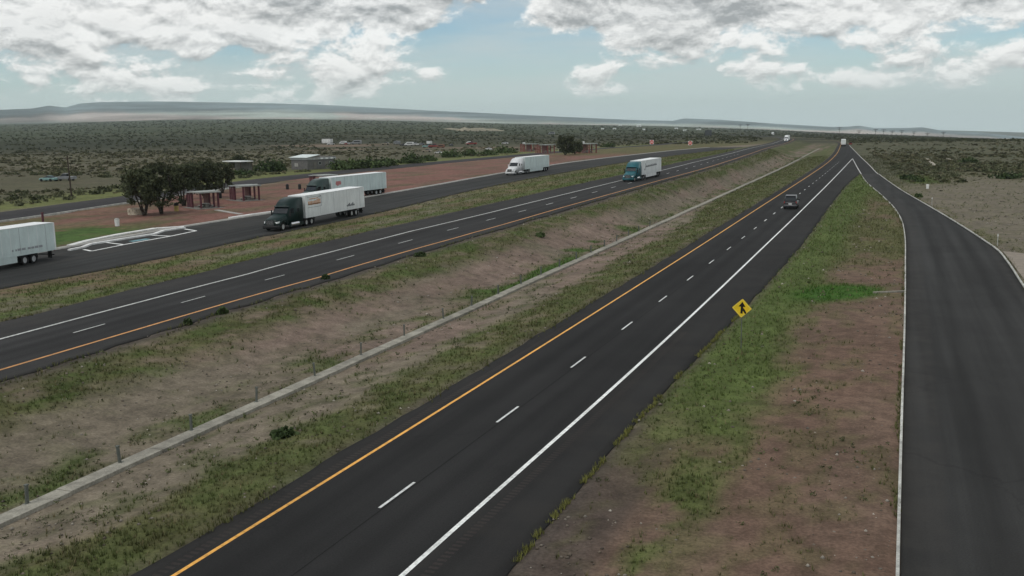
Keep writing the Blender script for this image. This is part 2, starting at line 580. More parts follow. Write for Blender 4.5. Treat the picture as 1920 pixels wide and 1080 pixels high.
leaf_mat('leaf_attr')
leaf_mat('leaf_shrub', False, ((0.065, 0.075, 0.036), (0.120, 0.125, 0.068)))
leaf_mat('leaf_tree', False, ((0.048, 0.056, 0.028), (0.068, 0.078, 0.040)))
leaf_mat('leaf_bush', False, ((0.040, 0.062, 0.022), (0.07, 0.10, 0.036)))

# ------------------------------------------------------------------ mesh tools


class MB:
    def __init__(self):
        self.v, self.f, self.mi = [], [], []

    def add(self, verts, faces, mi=0):
        o = len(self.v)
        self.v += [tuple(p) for p in verts]
        self.f += [tuple(o + i for i in f) for f in faces]
        self.mi += [mi] * len(faces)
        return self

    def box(self, x0, x1, y0, y1, z0, z1, mi=0):
        return self.add([(x0, y0, z0), (x1, y0, z0), (x1, y1, z0), (x0, y1, z0), (x0, y0, z1), (x1, y0, z1), (x1, y1, z1), (x0, y1, z1)],
                        [(0, 3, 2, 1), (4, 5, 6, 7), (0, 1, 5, 4), (1, 2, 6, 5), (2, 3, 7, 6), (3, 0, 4, 7)], mi)

    def cyl(self, p0, p1, r0, r1=None, n=10, mi=0):
        r1 = r0 if r1 is None else r1
        p0 = Vector(p0); p1 = Vector(p1)
        d = (p1 - p0).normalized()
        a = d.orthogonal().normalized(); b = d.cross(a)
        vs_ = []
        for p, r in ((p0, r0), (p1, r1)):
            for i in range(n):
                t = 2 * math.pi * i / n
                vs_.append(p + a * (r * math.cos(t)) + b * (r * math.sin(t)))
        fs = [(i, (i + 1) % n, n + (i + 1) % n, n + i) for i in range(n)]
        fs += [tuple(reversed(range(n))), tuple(range(n, 2 * n))]
        return self.add(vs_, fs, mi)

    def loft(self, secs, mi=0, cap=True):
        n = len(secs[0]); vs_ = [p for s in secs for p in s]
        fs = []
        for k in range(len(secs) - 1):
            for i in range(n):
                j = (i + 1) % n
                fs.append((k * n + i, k * n + j, (k + 1) * n + j, (k + 1) * n + i))
        if cap:
            fs += [tuple(reversed(range(n))), tuple(range((len(secs) - 1) * n, len(secs) * n))]
        return self.add(vs_, fs, mi)

    def prism(self, prof, x0, x1, mi=0):
        """side profile [(y, z)] swept across x"""
        n = len(prof)
        vs_ = [(x0, y, z) for y, z in prof] + [(x1, y, z) for y, z in prof]
        fs = [tuple(range(n)), tuple(reversed(range(n, 2 * n)))]
        fs += [(i, n + i, n + (i + 1) % n, (i + 1) % n) for i in range(n)]
        return self.add(vs_, fs, mi)

    def mesh(self, name, mats, bevel=0.0, smooth=False):
        me = bpy.data.meshes.new(name)
        me.from_pydata(self.v, [], self.f)
        for mt in (mats if isinstance(mats, (list, tuple)) else [mats]):
            me.materials.append(MATS[mt])
        if any(self.mi):
            me.polygons.foreach_set('material_index', self.mi)
        bm = bmesh.new(); bm.from_mesh(me)
        bmesh.ops.recalc_face_normals(bm, faces=bm.faces)
        if bevel > 0:
            es = [e for e in bm.edges if len(e.link_faces) == 2 and e.calc_face_angle(0) > 0.5]
            bmesh.ops.bevel(bm, geom=es, offset=bevel, segments=2, affect='EDGES', clamp_overlap=True)
        bm.to_mesh(me); bm.free()
        if smooth:
            me.shade_smooth()
        return me

    def build(self, name, mats, parent=None, bevel=0.0, smooth=False, loc=None):
        o = bpy.data.objects.new(name, self.mesh(name, mats, bevel, smooth))
        COL.objects.link(o)
        if parent is not None:
            o.parent = parent
        if loc is not None:
            o.location = loc
        return o


def tag(o, label=None, cat=None, group=None, kind=None):
    if label: o['label'] = label
    if cat: o['category'] = cat
    if group: o['group'] = group
    if kind: o['kind'] = kind
    return o


def empty(name, loc=(0, 0, 0), rz=0.0):
    o = bpy.data.objects.new(name, None)
    o.empty_display_size = 0.5
    COL.objects.link(o)
    o.location = loc
    o.rotation_euler = (0, 0, rz)
    return o


def link_mesh(name, me, parent=None, loc=(0, 0, 0), rot=(0, 0, 0), scale=(1, 1, 1)):
    o = bpy.data.objects.new(name, me)
    COL.objects.link(o)
    o.location = loc; o.rotation_euler = rot; o.scale = scale
    if parent is not None:
        o.parent = parent
    return o


def copy_tree(o, parent=None):
    c = o.copy()
    COL.objects.link(c)
    c.parent = parent
    for ch in list(o.children):
        copy_tree(ch, c)
    return c


def raw_mesh(name, verts, tris, mat, cols=None):
    me = bpy.data.meshes.new(name)
    nv, nf, k = len(verts), len(tris), tris.shape[1]
    me.vertices.add(nv)
    me.vertices.foreach_set('co', np.ascontiguousarray(verts, dtype=np.float32).ravel())
    me.loops.add(nf * k)
    me.loops.foreach_set('vertex_index', np.ascontiguousarray(tris, dtype=np.int32).ravel())
    me.polygons.add(nf)
    me.polygons.foreach_set('loop_start', np.arange(0, nf * k, k, dtype=np.int32))
    if cols is not None:
        a = me.color_attributes.new('Col', 'FLOAT_COLOR', 'POINT')
        a.data.foreach_set('color', np.ascontiguousarray(np.c_[cols, np.ones(nv)], dtype=np.float32).ravel())
    me.update(calc_edges=True)
    me.materials.append(MATS[mat])
    return me


# ------------------------------------------------------------------ the ground
TAN = np.array([0.178, 0.150, 0.112]); PINK = np.array([0.190, 0.142, 0.114]); RED = np.array([0.146, 0.095, 0.070])
REST = np.array([0.190, 0.098, 0.078]); GRAVEL = np.array([0.070, 0.058, 0.050]); OLIVE = np.array([0.102, 0.106, 0.042])
GREEN = np.array([0.078, 0.108, 0.030]); LUSH = np.array([0.042, 0.105, 0.014]); STRAW = np.array([0.20, 0.17, 0.09])
DUST = np.array([0.158, 0.138, 0.103]); PLAIN = np.array([0.112, 0.102, 0.064]); SCRUB = np.array([0.058, 0.062, 0.034])


def lerp(a, b, t):
    return a + (b - a) * t[..., None]


def zones(u, v):
    """soil colour, grass colour and grass cover at a point of the ground"""
    n1 = fbm(u * 0.30, v * 0.12, 3); n2 = fbm(u * 0.9, v * 0.5, 21); n3 = fbm(u * 0.11, v * 0.045, 40); nf = fbm(u * 2.3, v * 1.7, 77, 3)
    shape = u.shape + (3,)
    soil = np.broadcast_to(TAN, shape).copy()
    grass = np.broadcast_to(OLIVE, shape).copy()
    cov = np.zeros(u.shape)

    def put(mask, s, g_, c):
        mm = mask
        soil[mm] = np.broadcast_to(s, shape)[mm]
        grass[mm] = np.broadcast_to(g_, shape)[mm]
        cov[mm] = np.broadcast_to(c, u.shape)[mm]

    el_, c_, wo = eb_l(v), wb_y(v), wb_o(v)
    # verge left of the eastbound lanes, down to the concrete strip
    verge = (u <= el_) & (u > DRAIN)
    k = sm(0, 1, 1 - (el_ - u - 3.2 - 2.6 * (n3 - .5) - sm(120, 260, v) * 9) / 3.0)
    put(verge, lerp(np.broadcast_to(TAN, shape), PINK, sm(0.45, 0.6, n3)), lerp(np.broadcast_to(OLIVE * .9, shape), GREEN * .85, sm(0.4, 0.7, n2) * 0.7),
        np.clip(k * (.35 + .75 * sm(0.22, 0.45, n2)) + 0.42 * sm(0.5, 0.66, n2), 0, 1))
    # median beyond the strip
    med = (u <= DRAIN) & (u > wb_i(v))
    d = u - (c_ + 3)                       # distance from westbound edge
    Wm = np.maximum(DRAIN - (c_ + 3), 3.0)
    wd = sm(.50, .24, (d + 2.6 * (n3 - .5)) / Wm) * sm(-1.2, .6, d + 1.6 * (n1 - .5)) * (1 - 0.15 * n2)
    nearstrip = sm(.64, .84, (d + 1.8 * (n1 - .5)) / Wm)
    lush = sm(0.52, 0.60, n1) * sm(70, 95, v) * sm(175, 130, v) * sm(DRAIN - 6.5, DRAIN - 2.5, u)
    far = sm(330, 480, v)
    put(med, lerp(np.broadcast_to(TAN * 0.92, shape), PINK, sm(0.46, 0.62, n3)),
        lerp(lerp(np.broadcast_to(OLIVE * 0.78, shape), GREEN * 0.8, sm(.45, .7, n2)), LUSH * .8 + GREEN * .2, lush * .8),
        np.clip(wd * (.3 + .7 * sm(.24, .48, n2)) * 0.95 + nearstrip * 0.62 * sm(.36, .62, n2) + lush * 0.95 + far * 0.55 * sm(.4, .6, n1) + 0.16 * sm(.58, .7, n2), 0, 1))
    # between the westbound lanes and the rest-area road
    mid = (u <= wo) & (u > rs_n(v))
    t = np.clip((wo - u) / np.maximum(wo - rs_n(v), 0.1), 0, 1)
    strip = np.exp(-((t - 0.12) / 0.12) ** 2) + 0.8 * np.exp(-((t - 0.60 - .12 * (n3 - .5)) / 0.10) ** 2)
    put(mid, lerp(np.broadcast_to(DUST, shape), RED * 1.1, sm(.4, .65, n1)), lerp(np.broadcast_to(OLIVE, shape), GREEN, np.clip(strip, 0, 1)),
        np.clip(0.25 + 0.75 * strip * sm(.25, .5, n2) + 0.4 * sm(.45, .6, n2) + 0.3 * sm(120, 260, v), 0, 1))
    # rest area
    ra = (u <= rs_f(v)) & (u > bk_n(v))
    lawn = np.exp(-(((u + 100) / 9.5) ** 2 + ((v - 99) / 13) ** 2) ** 1.5) * sm(.2, .4, n2)
    olive_l = sm(150, 118, v) * sm(-112, -118, u)
    put(ra, lerp(np.broadcast_to(REST, shape), RED, sm(.45, .62, n1)), lerp(np.broadcast_to(OLIVE, shape), LUSH * .95 + .01, np.clip(lawn * 1.2, 0, .85)),
        np.clip(lawn * 1.2 + 0.55 * olive_l * sm(.35, .6, n2) + 0.28 * sm(.55, .68, n1) + 0.75 * sm(350, 430, v), 0, 1))
    # shoulder of the back road and the scrub plain
    pl = u <= bk_f(v)
    dd = bk_f(v) - u
    roadside = sm(26, 6, dd + 14 * (n3 - .5))
    put(pl, lerp(lerp(np.broadcast_to(PLAIN, shape), PINK * 0.8, sm(.5, .64, n1) * .6), TAN, sm(.56, .66, fbm(u * .012, v * .03, 61)) * 0.7), lerp(np.broadcast_to(SCRUB * 1.1, shape), np.array([.13, .145, .05]), roadside),
        np.clip(0.42 + 0.5 * (n1 - .5) + 0.5 * roadside, 0, 1))
    # gore between eastbound lanes and ramp
    gore = (u > er_edge(v)) & (u < rp_l(v))
    dg = u - er_edge(v)
    gk = sm(40, 62, v + 22 * (n3 - .5))
    edge = sm(6.8, 3.2, dg + 3.0 * (n1 - .5)) * gk + sm(3.0, 4.0, dg) * sm(6.2, 5.0, dg + 2 * (n1 - .5)) * (1 - gk) * sm(.35, .5, n2) * .55
    patch = np.exp(-(((u + 3.6) / 3.4) ** 2 + ((v - 90.5 - (u + 3.6) * .5) / 4.2) ** 2) ** 1.4)
    up = sm(98, 125, v)
    apex = sm(190, 240, v)
    gcov = np.clip(edge * (0.85 + .5 * n2) + patch * 2.2 + up * (0.36 + 0.5 * sm(.42, .6, n1)) + apex + 0.34 * sm(.5, .66, n2), 0, 1)
    sgore = lerp(np.broadcast_to(RED, shape), RED * 0.86 + TAN * .1, sm(.4, .6, n1))
    sgore = lerp(sgore, np.broadcast_to(GRAVEL, shape), sm(3.4, 2.2, dg + 1.2 * (n1 - .5)) * (1 - gk) * .75)
    put(gore, sgore, lerp(lerp(np.broadcast_to(OLIVE * 0.95, shape), GREEN * 1.06, np.clip(edge + apex, 0, 1)), LUSH, np.clip(patch * 1.8, 0, 1)), gcov)
    # right of the ramp
    rt = u >= rp_r(v)
    dr = u - rp_r(v)
    veg = sm(225, 330, v + 130 * (fbm(u * .045, v * .018, 36) - .5) - (u - 12) * .25)
    gr = sm(250, 262, v) * sm(300, 286, v) * sm(3, 6, dr) * sm(14, 9, dr)
    put(rt, lerp(np.broadcast_to(DUST * 0.97, shape), PLAIN, veg * .8), lerp(lerp(np.broadcast_to(OLIVE, shape), SCRUB * 1.2, veg), GREEN * 1.1, gr),
        np.clip(veg * (0.35 + .55 * sm(.35, .6, n1)) + gr + 0.35 * sm(3.2, 1.2, dr) * sm(.35, .6, n2) + 0.22 * sm(.5, .62, n2) * sm(-.1, .3, n3), 0, 1))
    gw = sm(2.6, .4, u - wb_i(v) + 1.4 * (n1 - .5)) * (u > wb_i(v) - .2) * (u < DRAIN)
    soil[:] = lerp(soil, np.broadcast_to(GRAVEL * 1.05, shape), gw)
    cov = cov * (1 - .7 * gw)
    # pavement margins: thin grey gravel
    for e, s_ in ((el_, -1), (er_edge(v), 1), (wb_i(v), 1), (wo, -1)):
        gv = np.exp(-np.clip(np.abs(u - e) - .15, 0, None) ** 2 / (0.55 ** 2)) * ((u - e) * s_ > -0.2)
        soil[:] = lerp(soil, GRAVEL, gv * (u < 0) * .8)
        cov *= 1 - 0.55 * gv
    # bare scrapyard ground
    yk = np.clip(1.6 - 1.4 * np.hypot((u + 270) / 120, (v - 575) / 48), 0, 1) + np.clip(1.6 - 1.4 * np.hypot((u + 395) / 70, (v - 685) / 45), 0, 1)
    yk = np.clip(yk, 0, 1) * sm(.3, .5, fbm(u * .02, v * .03, 12))
    # far distance: scrub colour with broad cloud-shadow bands painted into it
    dist = np.hypot(u, v)
    fk = sm(500, 1000, dist)
    band = fbm((u * LAT[0] + v * LAT[1]) * .0022, (u * FWD[0] + v * FWD[1]) * .0075, 91, 5)
    farc = lerp(np.broadcast_to(np.array([.030, .034, .017]), shape), np.array([.082, .076, .044]), sm(.42, .68, band))
    farc = lerp(farc, np.array([.056, .070, .034]), sm(900, 1800, dist) * sm(-100, -500, u) * .7)
    soil[:] = lerp(soil, farc, fk)
    grass[:] = lerp(grass, farc * .85, fk)
    soil[:] = lerp(soil, np.array([.20, .145, .105]), yk)
    cov = cov * (1 - .9 * yk)
    cov = np.clip(cov * (0.7 + 0.6 * nf), 0, 1)
    return soil, grass, cov


def axis(lo, hi, step, grow, near, far_lo, far_hi):
    a = [lo]
    while a[-1] < hi:
        a.append(a[-1] + step(a[-1]))
    s = a[-1] - a[-2]
    while a[-1] < far_hi:
        s *= grow; a.append(a[-1] + s)
    b = [a[0]]; s = a[1] - a[0]
    while b[-1] > far_lo:
        s *= grow; b.append(b[-1] - s)
    return np.array(b[:0:-1] + a)


gu = axis(-82, 18, lambda x: 0.5, 1.075, None, -11000, 11000)
gv_ = axis(14, 420, lambda y: max(0.7, 0.0125 * y), 1.045, None, -1500, 12500)
U, V = np.meshgrid(gu, gv_)
Z = ground_z(U, V)
dist = np.hypot(U, V)
Z = Z + 0.10 * (fbm(U * .35, V * .25, 5) - .5) * sm(6, 25, dist)
# the pavements are cut into the ground: keep the soil 6 cm below them
pave = ((U > eb_l(V) - .3) & (U < np.where(V < 300, er_edge(V), rp_r(V)) + .3)) | ((U > wb_o(V) - .3) & (U < wb_i(V) + .3)) | ((U > rs_f(V) - 1.2) & (U < rs_n(V) + .3) & (V < 524)) | ((U > bk_f(V) - .3) & (U < bk_n(V) + .3) & (V < 740)) | ((U > rp_l(V) - .3) & (U < rp_r(V) + .3) & (V < 301)) | (np.abs(U - DRAIN) < 0.9)
Z = np.where(pave & (dist < 2500), ground_z(U, V) - 0.10, Z)
S_, G_, C_ = zones(U, V)
nz = 0.86 + 0.28 * fbm(U * .8, V * .5, 55)
GC = (S_ + (G_ - S_) * np.clip(C_ * 1.1, 0, .96)[..., None]) * nz[..., None]
nu, nv = len(gu), len(gv_)
idx = np.arange(nu * nv).reshape(nv, nu)
quads = np.stack([idx[:-1, :-1], idx[:-1, 1:], idx[1:, 1:], idx[1:, :-1]], -1).reshape(-1, 4)
gm = raw_mesh('ground', np.stack([U, V, Z], -1).reshape(-1, 3), quads, 'ground', GC.reshape(-1, 3))
gm.shade_smooth()
tag(link_mesh('ground', gm), 'dry roadside soil and scrub plain reaching to the hills', None, None, 'structure')

# ------------------------------------------------------------------ hills
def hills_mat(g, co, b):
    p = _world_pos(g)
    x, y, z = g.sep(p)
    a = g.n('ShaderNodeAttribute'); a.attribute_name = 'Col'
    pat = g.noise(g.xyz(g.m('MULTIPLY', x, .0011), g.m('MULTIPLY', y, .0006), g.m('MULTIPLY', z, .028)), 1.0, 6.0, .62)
    f = g.ramp(pat, .32, .66, .62, 1.45)  # sunlit and cloud-shaded patches painted into the hill colour
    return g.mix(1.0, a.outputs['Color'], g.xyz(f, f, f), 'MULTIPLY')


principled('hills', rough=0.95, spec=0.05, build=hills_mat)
ss = np.concatenate([np.linspace(HS[0], HS[-1], 520)])
et = np.array([0, .12, .25, .38, .5, .6, .7, .78, .85, .9, .95, 1.0, 1.04])
ee = np.array([-.06, .06, .17, .29, .38, .47, .58, .68, .80, .90, .965, 1.0, 0.9])
D0, D1 = 4850.0, 8200.0
HV, HC = [], []
for i, (t, e) in enumerate(zip(et, ee)):
    d = D0 + (D1 - D0) * t
    foot = np.interp(ss, FS, FT); top = np.interp(ss, HS, HT)
    gul = (fbm(ss * 55, np.full_like(ss, i * .55), 8, 5) - .5)
    el_ = foot + (top - foot) * (e + 0.22 * gul * math.sin(math.pi * min(max(e, 0), 1)))
    dd = d * (1 + 0.05 * (fbm(ss * 30, np.full_like(ss, 3.3), 9, 4) - .5) * (e < .99))
    zz = CAM_H + dd * el_ + (-25 if i == 0 else 0) + (-30 if i == len(et) - 1 else 0)
    HV.append(np.stack([dd * (FWD[0] + ss * LAT[0]), dd * (FWD[1] + ss * LAT[1]), zz], -1))
    pale = np.array([.36, .315, .285]); dk = np.array([.15, .19, .20]); gr = np.array([.28, .315, .28])  # dk, for the upper slopes, has a blue haze tint mixed in
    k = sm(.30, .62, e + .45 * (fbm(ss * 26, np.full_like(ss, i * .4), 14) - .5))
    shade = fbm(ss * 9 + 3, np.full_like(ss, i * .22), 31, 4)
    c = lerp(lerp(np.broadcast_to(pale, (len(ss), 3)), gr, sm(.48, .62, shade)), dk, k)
    left_cloud_shade = sm(-.43, -.47, ss)[:, None]  # cloud shadow over the left ridge, painted into its colour
    c = c * (1 - .55 * left_cloud_shade) * (0.8 + .4 * fbm(ss * 60, np.full_like(ss, i * .9), 50))[:, None]
    HC.append(c)
n = len(ss)
HV = np.concatenate(HV); HC = np.concatenate(HC)
ix = np.arange(len(HV)).reshape(len(et), n)
hq = np.stack([ix[:-1, :-1], ix[:-1, 1:], ix[1:, 1:], ix[1:, :-1]], -1).reshape(-1, 4)
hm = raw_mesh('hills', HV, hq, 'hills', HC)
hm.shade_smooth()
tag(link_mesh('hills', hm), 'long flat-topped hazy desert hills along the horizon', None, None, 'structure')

# ------------------------------------------------------------------ roads
def stations(v0, v1):
    a = [v0]
    while a[-1] < v1:
        a.append(a[-1] + max(1.5, 0.014 * abs(a[-1])))
    a[-1] = v1
    return np.array(a)


def ribbon(name, fl, fr, v0, v1, mat, dz, parent=None, cols=4, thick=0.0, ref=None):
    vv = stations(v0, v1)
    ul, ur = fl(vv), fr(vv)
    rows = []
    for k in range(cols + 1):
        uu = ul + (ur - ul) * k / cols
        rows.append(np.stack([uu, vv, ground_z(uu, vv) + dz], -1))
    P = np.stack(rows, 1)
    if thick:
        a = P[:, :1].copy(); a[..., 2] -= thick
        b_ = P[:, -1:].copy(); b_[..., 2] -= thick
        P = np.concatenate([a, P, b_], 1)
    nv_, nk = P.shape[:2]
    across = None
    if ref is not None:
        fr_, sg_ = ref
        across = sg_ * (P[:, :, 0] - fr_(P[:, :, 1]))
    ii = np.arange(nv_ * nk).reshape(nv_, nk)
    q = np.stack([ii[:-1, :-1], ii[:-1, 1:], ii[1:, 1:], ii[1:, :-1]], -1).reshape(-1, 4)
    me = raw_mesh(name, P.reshape(-1, 3), q, mat)
    if across is not None:
        a = me.attributes.new('across', 'FLOAT', 'POINT')
        a.data.foreach_set('value', across.astype(np.float32).ravel())
    return link_mesh(name, me, parent)


PZ = 0.0
eb = tag(ribbon('eastbound_road', eb_l, er_edge, -60, 300, 'asphalt_eb', PZ, cols=24, thick=.1, ref=(eb_y, 1)), 'dark two-lane eastbound carriageway with wide shoulder', None, None, 'structure')
ribbon('merge_pavement', eb_l, rp_r, 300, 1500, 'asphalt_eb', PZ, eb, cols=24, thick=.1, ref=(eb_y, 1))
wb = tag(ribbon('westbound_road', wb_o, wb_i, -60, 1550, 'asphalt_wb', PZ, cols=24, thick=.1, ref=(wb_y, -1)), 'westbound carriageway beyond the median', None, None, 'structure')
rp = tag(ribbon('entrance_ramp', rp_l, rp_r, -60, 300, 'asphalt_ramp', PZ, cols=12, thick=.1, ref=(lambda v: rp_l(v) + 1.5, 1)), 'entrance ramp joining the eastbound carriageway', None, None, 'structure')
rs = tag(ribbon('rest_area_road', rs_f, rs_n, -60, 524, 'asphalt_rest', PZ, cols=12, thick=.1, ref=(lambda v: rs_n(v) - 1.5, -1)), 'rest-area road where the trucks drive and park', None, None, 'structure')
bk = tag(ribbon('back_road', bk_f, bk_n, -60, 740, 'asphalt_back', PZ, cols=8, thick=.1, ref=(lambda v: bk_n(v) - 1.5, -1)), 'narrow back road behind the picnic shelters', None, None, 'structure')


def line_on(parent, name, f, v0, v1, mat, width=.15, dz=.006):
    return ribbon(name, lambda v: f(v) - width / 2, lambda v: f(v) + width / 2, v0, v1, mat, PZ + dz, parent, cols=1)


line_on(eb, 'tar_seam', lambda v: (eb_y(v) + eb_w(v)) / 2 + .16, -20, 300, 'tar_seam', .05, .004)
line_on(eb, 'yellow_edge_line', eb_y, -20, 1400, 'paint_yellow', .17)
line_on(eb, 'white_edge_line', eb_w, -20, 424, 'paint_white', .20)
line_on(wb, 'yellow_edge_line', wb_y, -20, 1300, 'paint_yellow_old', .24)
line_on(wb, 'white_edge_line', wb_w, -20, 1300, 'paint_white_worn', .26)
line_on(eb, 'gore_line', rp_l, 300, 424, 'paint_white_worn', .24)
line_on(eb, 'white_edge_line', lambda v: rp_r(v) - .12, 300, 660, 'paint_white_worn', .2)


def dashes(parent, fc, v0, step, n_, mat, wid=.12, ln=3.05):
    base = None
    for k in range(n_):
        v = v0 + step * k
        a, b_ = float(fc(v)), float(fc(v + ln))
        if base is None:
            me = MB().add([(-wid / 2, 0, 0), (wid / 2, 0, 0), (wid / 2, ln, 0), (-wid / 2, ln, 0)], [(0, 1, 2, 3)]).mesh('lane_dash', mat)
            base = me
        sx = 1.0 if v < 150 else 1.35
        link_mesh('lane_dash', base, parent, (a, v, gz(a, v) + PZ + .012), (math.atan2(gz(b_, v + ln) - gz(a, v), ln), 0, -math.atan2(b_ - a, ln)), (sx, 1, 1))


dashes(eb, lambda v: (eb_y(v) + eb_w(v)) / 2, 33.2 - 12.19 * 2, 12.19, 32, 'paint_dash', .13)
dashes(wb, lambda v: (wb_y(v) + wb_w(v)) / 2 - .05, 53.3 - 12.1 * 2, 12.1, 30, 'paint_white_worn', .14, 3.2)

# milled rumble grooves on the shoulders, each groove a shallow dark bar in the asphalt
def rumble(parent, f, v0, v1, off):
    vs_, fs = [], []
    v = v0
    while v < v1:
        u = float(f(v)) + off
        z = gz(u, v) + PZ + .004
        o = len(vs_)
        vs_ += [(u - .18, v, z), (u + .18, v, z), (u + .18, v + .16, z), (u - .18, v + .16, z)]
        fs.append((o, o + 1, o + 2, o + 3))
        v += .32
    me = raw_mesh('rumble_strip', np.array(vs_), np.array(fs), 'asphalt_worn')
    tag(link_mesh('rumble_strip', me, parent), kind='stuff')


rumble(eb, eb_y, 18, 75, -.55)
rumble(eb, eb_w, 18, 70, .75)

# concrete strip of the median barrier, cast in slabs
st = tag(empty('median_strip', (DRAIN, 20, 0)), 'pale concrete strip running down the grassy median', None, None, 'structure')
v = 14.0
k = 0
while v < 330:
    ln = 5.9
    if 300 < v: ln = 300.0
    vv = np.linspace(v + .03, v + ln - .03, 2 if ln < 10 else 60)
    jit = 0.10 * (random.random() - .5); zj = 0.02 * random.random()
    far_u = lambda y: DRAIN - 3.5 * float(sm(300, 640, y))
    pts, fs = [], []
    for i, y in enumerate(vv):
        uc = far_u(y) + jit
        z = gz(uc, y) + .07 + zj + (0.05 if ln > 10 else 0)
        pts += [(uc - .44, y, z - .3), (uc - .42, y, z), (uc + .42, y, z), (uc + .44, y, z - .3)]
        if i:
            o = (i - 1) * 4
            fs += [(o + j, o + j + 1, o + j + 5, o + j + 4) for j in range(3)]
    fs += [(0, 1, 2, 3), (len(pts) - 1, len(pts) - 2, len(pts) - 3, len(pts) - 4)]
    pts = [(x - DRAIN, y - 20, z) for x, y, z in pts]
    MB().add(pts, fs).build('slab', 'concrete', st)
    v += ln
    k += 1

# barrier posts that stand along the strip
pm = MB().box(-.05, .05, -.07, .07, -.05, .80).box(-.075, .075, -.09, .09, .80, .84).box(-.12, .12, -.14, .14, -.06, .0).mesh('barrier_post', 'post_green', .008)
pv = [30.0, 35.4, 40.7, 46.4, 52.6, 58.7, 65.2, 72.2, 78.3, 84.6, 90.7, 97.0, 103.2, 109.5, 116, 122, 128, 135, 141, 148]
ORD = ['nearest', 'second', 'third', 'fourth', 'fifth', 'sixth', 'seventh', 'eighth', 'ninth', 'tenth', 'eleventh', 'twelfth', 'thirteenth', 'fourteenth', 'fifteenth', 'sixteenth', 'seventeenth', 'eighteenth', 'nineteenth', 'twentieth']
for i, y in enumerate(pv):
    u = DRAIN - .32 + .05 * math.sin(i * 2.1)
    o = link_mesh('barrier_post', pm, None, (u, y, gz(u, y) + .08), (0.06 * math.sin(i * 1.7), .05 * math.cos(i * 2.3), 0.1 * i))
    tag(o, ORD[i] + ' dark barrier post along the concrete median strip, counted from the left photo edge', 'post', 'median barrier posts')

# ramp kerbs
def kerb_run(owner, f, v0, v1, seg, mat, w_=.2, h_=.12, off=0.0):
    v = v0
    while v < v1 - .01:
        e = min(v + seg, v1)
        a, b_ = float(f(v)) + off, float(f(e)) + off
        za, zb = gz(a, v) + h_, gz(b_, e) + h_
        g_ = .012
        p = [(a - w_ / 2, v + g_, za - .3), (a + w_ / 2, v + g_, za - .3), (b_ + w_ / 2, e - g_, zb - .3), (b_ - w_ / 2, e - g_, zb - .3),
             (a - w_ / 2, v + g_, za), (a + w_ / 2 - .03, v + g_, za), (b_ + w_ / 2 - .03, e - g_, zb), (b_ - w_ / 2, e - g_, zb)]
        p = [(x - owner.location.x, y - owner.location.y, z - owner.location.z) for x, y, z in p]
        MB().add(p, [(0, 3, 2, 1), (4, 5, 6, 7), (0, 1, 5, 4), (1, 2, 6, 5), (2, 3, 7, 6), (3, 0, 4, 7)]).build('kerb_stone', mat, owner)
        v = e


k1 = tag(empty('kerb', (1.0, 33, 0)), 'pale concrete kerb along the grassy left side of the entrance ramp', 'kerb')
kerb_run(k1, rp_l, 15, 300, 3.0, 'concrete_curb', .14, .11, -.08)
k2 = tag(empty('kerb', (12, 125, 0)), 'thin concrete kerb along the sandy right side of the entrance ramp', 'kerb')
kerb_run(k2, rp_r, 60, 300, 4.0, 'concrete_curb', .2, .10, .10)

# concrete drain aprons beside the ramp
ap = MB()
q = [(12.35, 93), (15.6, 93), (15.2, 121.5), (12.8, 123.5)]
pp = [(x, y, gz(x, y) + .09) for x, y in q]
ap.add(pp + [(x, y, z - .3) for x, y, z in pp], [(0, 1, 2, 3), (0, 4, 5, 1), (1, 5, 6, 2), (2, 6, 7, 3), (3, 7, 4, 0)])
tag(ap.build('drain_apron', 'concrete_tan'), 'tan concrete drain apron at the right edge of the ramp', 'drain')
ap = MB()
q = [(-0.6, 91.0), (2.05, 92.3), (2.0, 92.75), (-0.6, 91.3)]
pp = [(x, y, gz(x, y) + .09) for x, y in q]
ap.add(pp + [(x, y, z - .3) for x, y, z in pp], [(0, 1, 2, 3), (0, 4, 5, 1), (1, 5, 6, 2), (2, 6, 7, 3), (3, 7, 4, 0)])
tag(ap.build('drain_channel', 'concrete'), 'narrow concrete channel from ramp kerb to the bright grass patch', 'drain')

# rest-area kerb walk, painted bay and kerbs
cw = tag(empty('roadside_walk', (-100, 140, 1.2)), 'pale concrete walk along the far side of the rest-area road', None, None, 'structure')
o = ribbon('walk_slab', lambda v: rs_f(v) - .9, lambda v: rs_f(v) + .15, 60, 524, 'concrete_pale', .14, None, cols=1, thick=.3)
o.parent = cw; o.matrix_parent_inverse = Matrix.Translation(cw.location).inverted()
ka = tag(empty('white_kerb', (-95, 105, 1.2)), 'long white-painted kerb around the accessible parking bay', 'kerb')


def poly_strip(owner, pts, width, h_, mat, name, dz=0.0, raised=True):
    fine = []
    for (a, b_) in zip(pts[:-1], pts[1:]):
        k_ = max(1, int((Vector(b_) - Vector(a)).length / 3.5))
        fine += [tuple(Vector(a).lerp(Vector(b_), i / k_)) for i in range(k_)]
    fine.append(pts[-1])
    for (a, b_) in zip(fine[:-1], fine[1:]):
        A, B = Vector(a), Vector(b_)
        d = (B - A).normalized(); n_ = Vector((-d.y, d.x)) * width / 2
        c = [A - n_, A + n_, B + n_, B - n_]
        top = [(p.x - owner.location.x, p.y - owner.location.y, gz(p.x, p.y) + dz + h_ - owner.location.z) for p in c]
        if raised:
            MB().add(top + [(x, y, z - h_ - .1) for x, y, z in top], [(0, 1, 2, 3), (0, 4, 5, 1), (1, 5, 6, 2), (2, 6, 7, 3), (3, 7, 4, 0)]).build(name, mat, owner)
        else:
            MB().add(top, [(0, 1, 2, 3)]).build(name, mat, owner)


def H(*pts):
    return [tuple(hit(*p)[:2]) for p in pts]


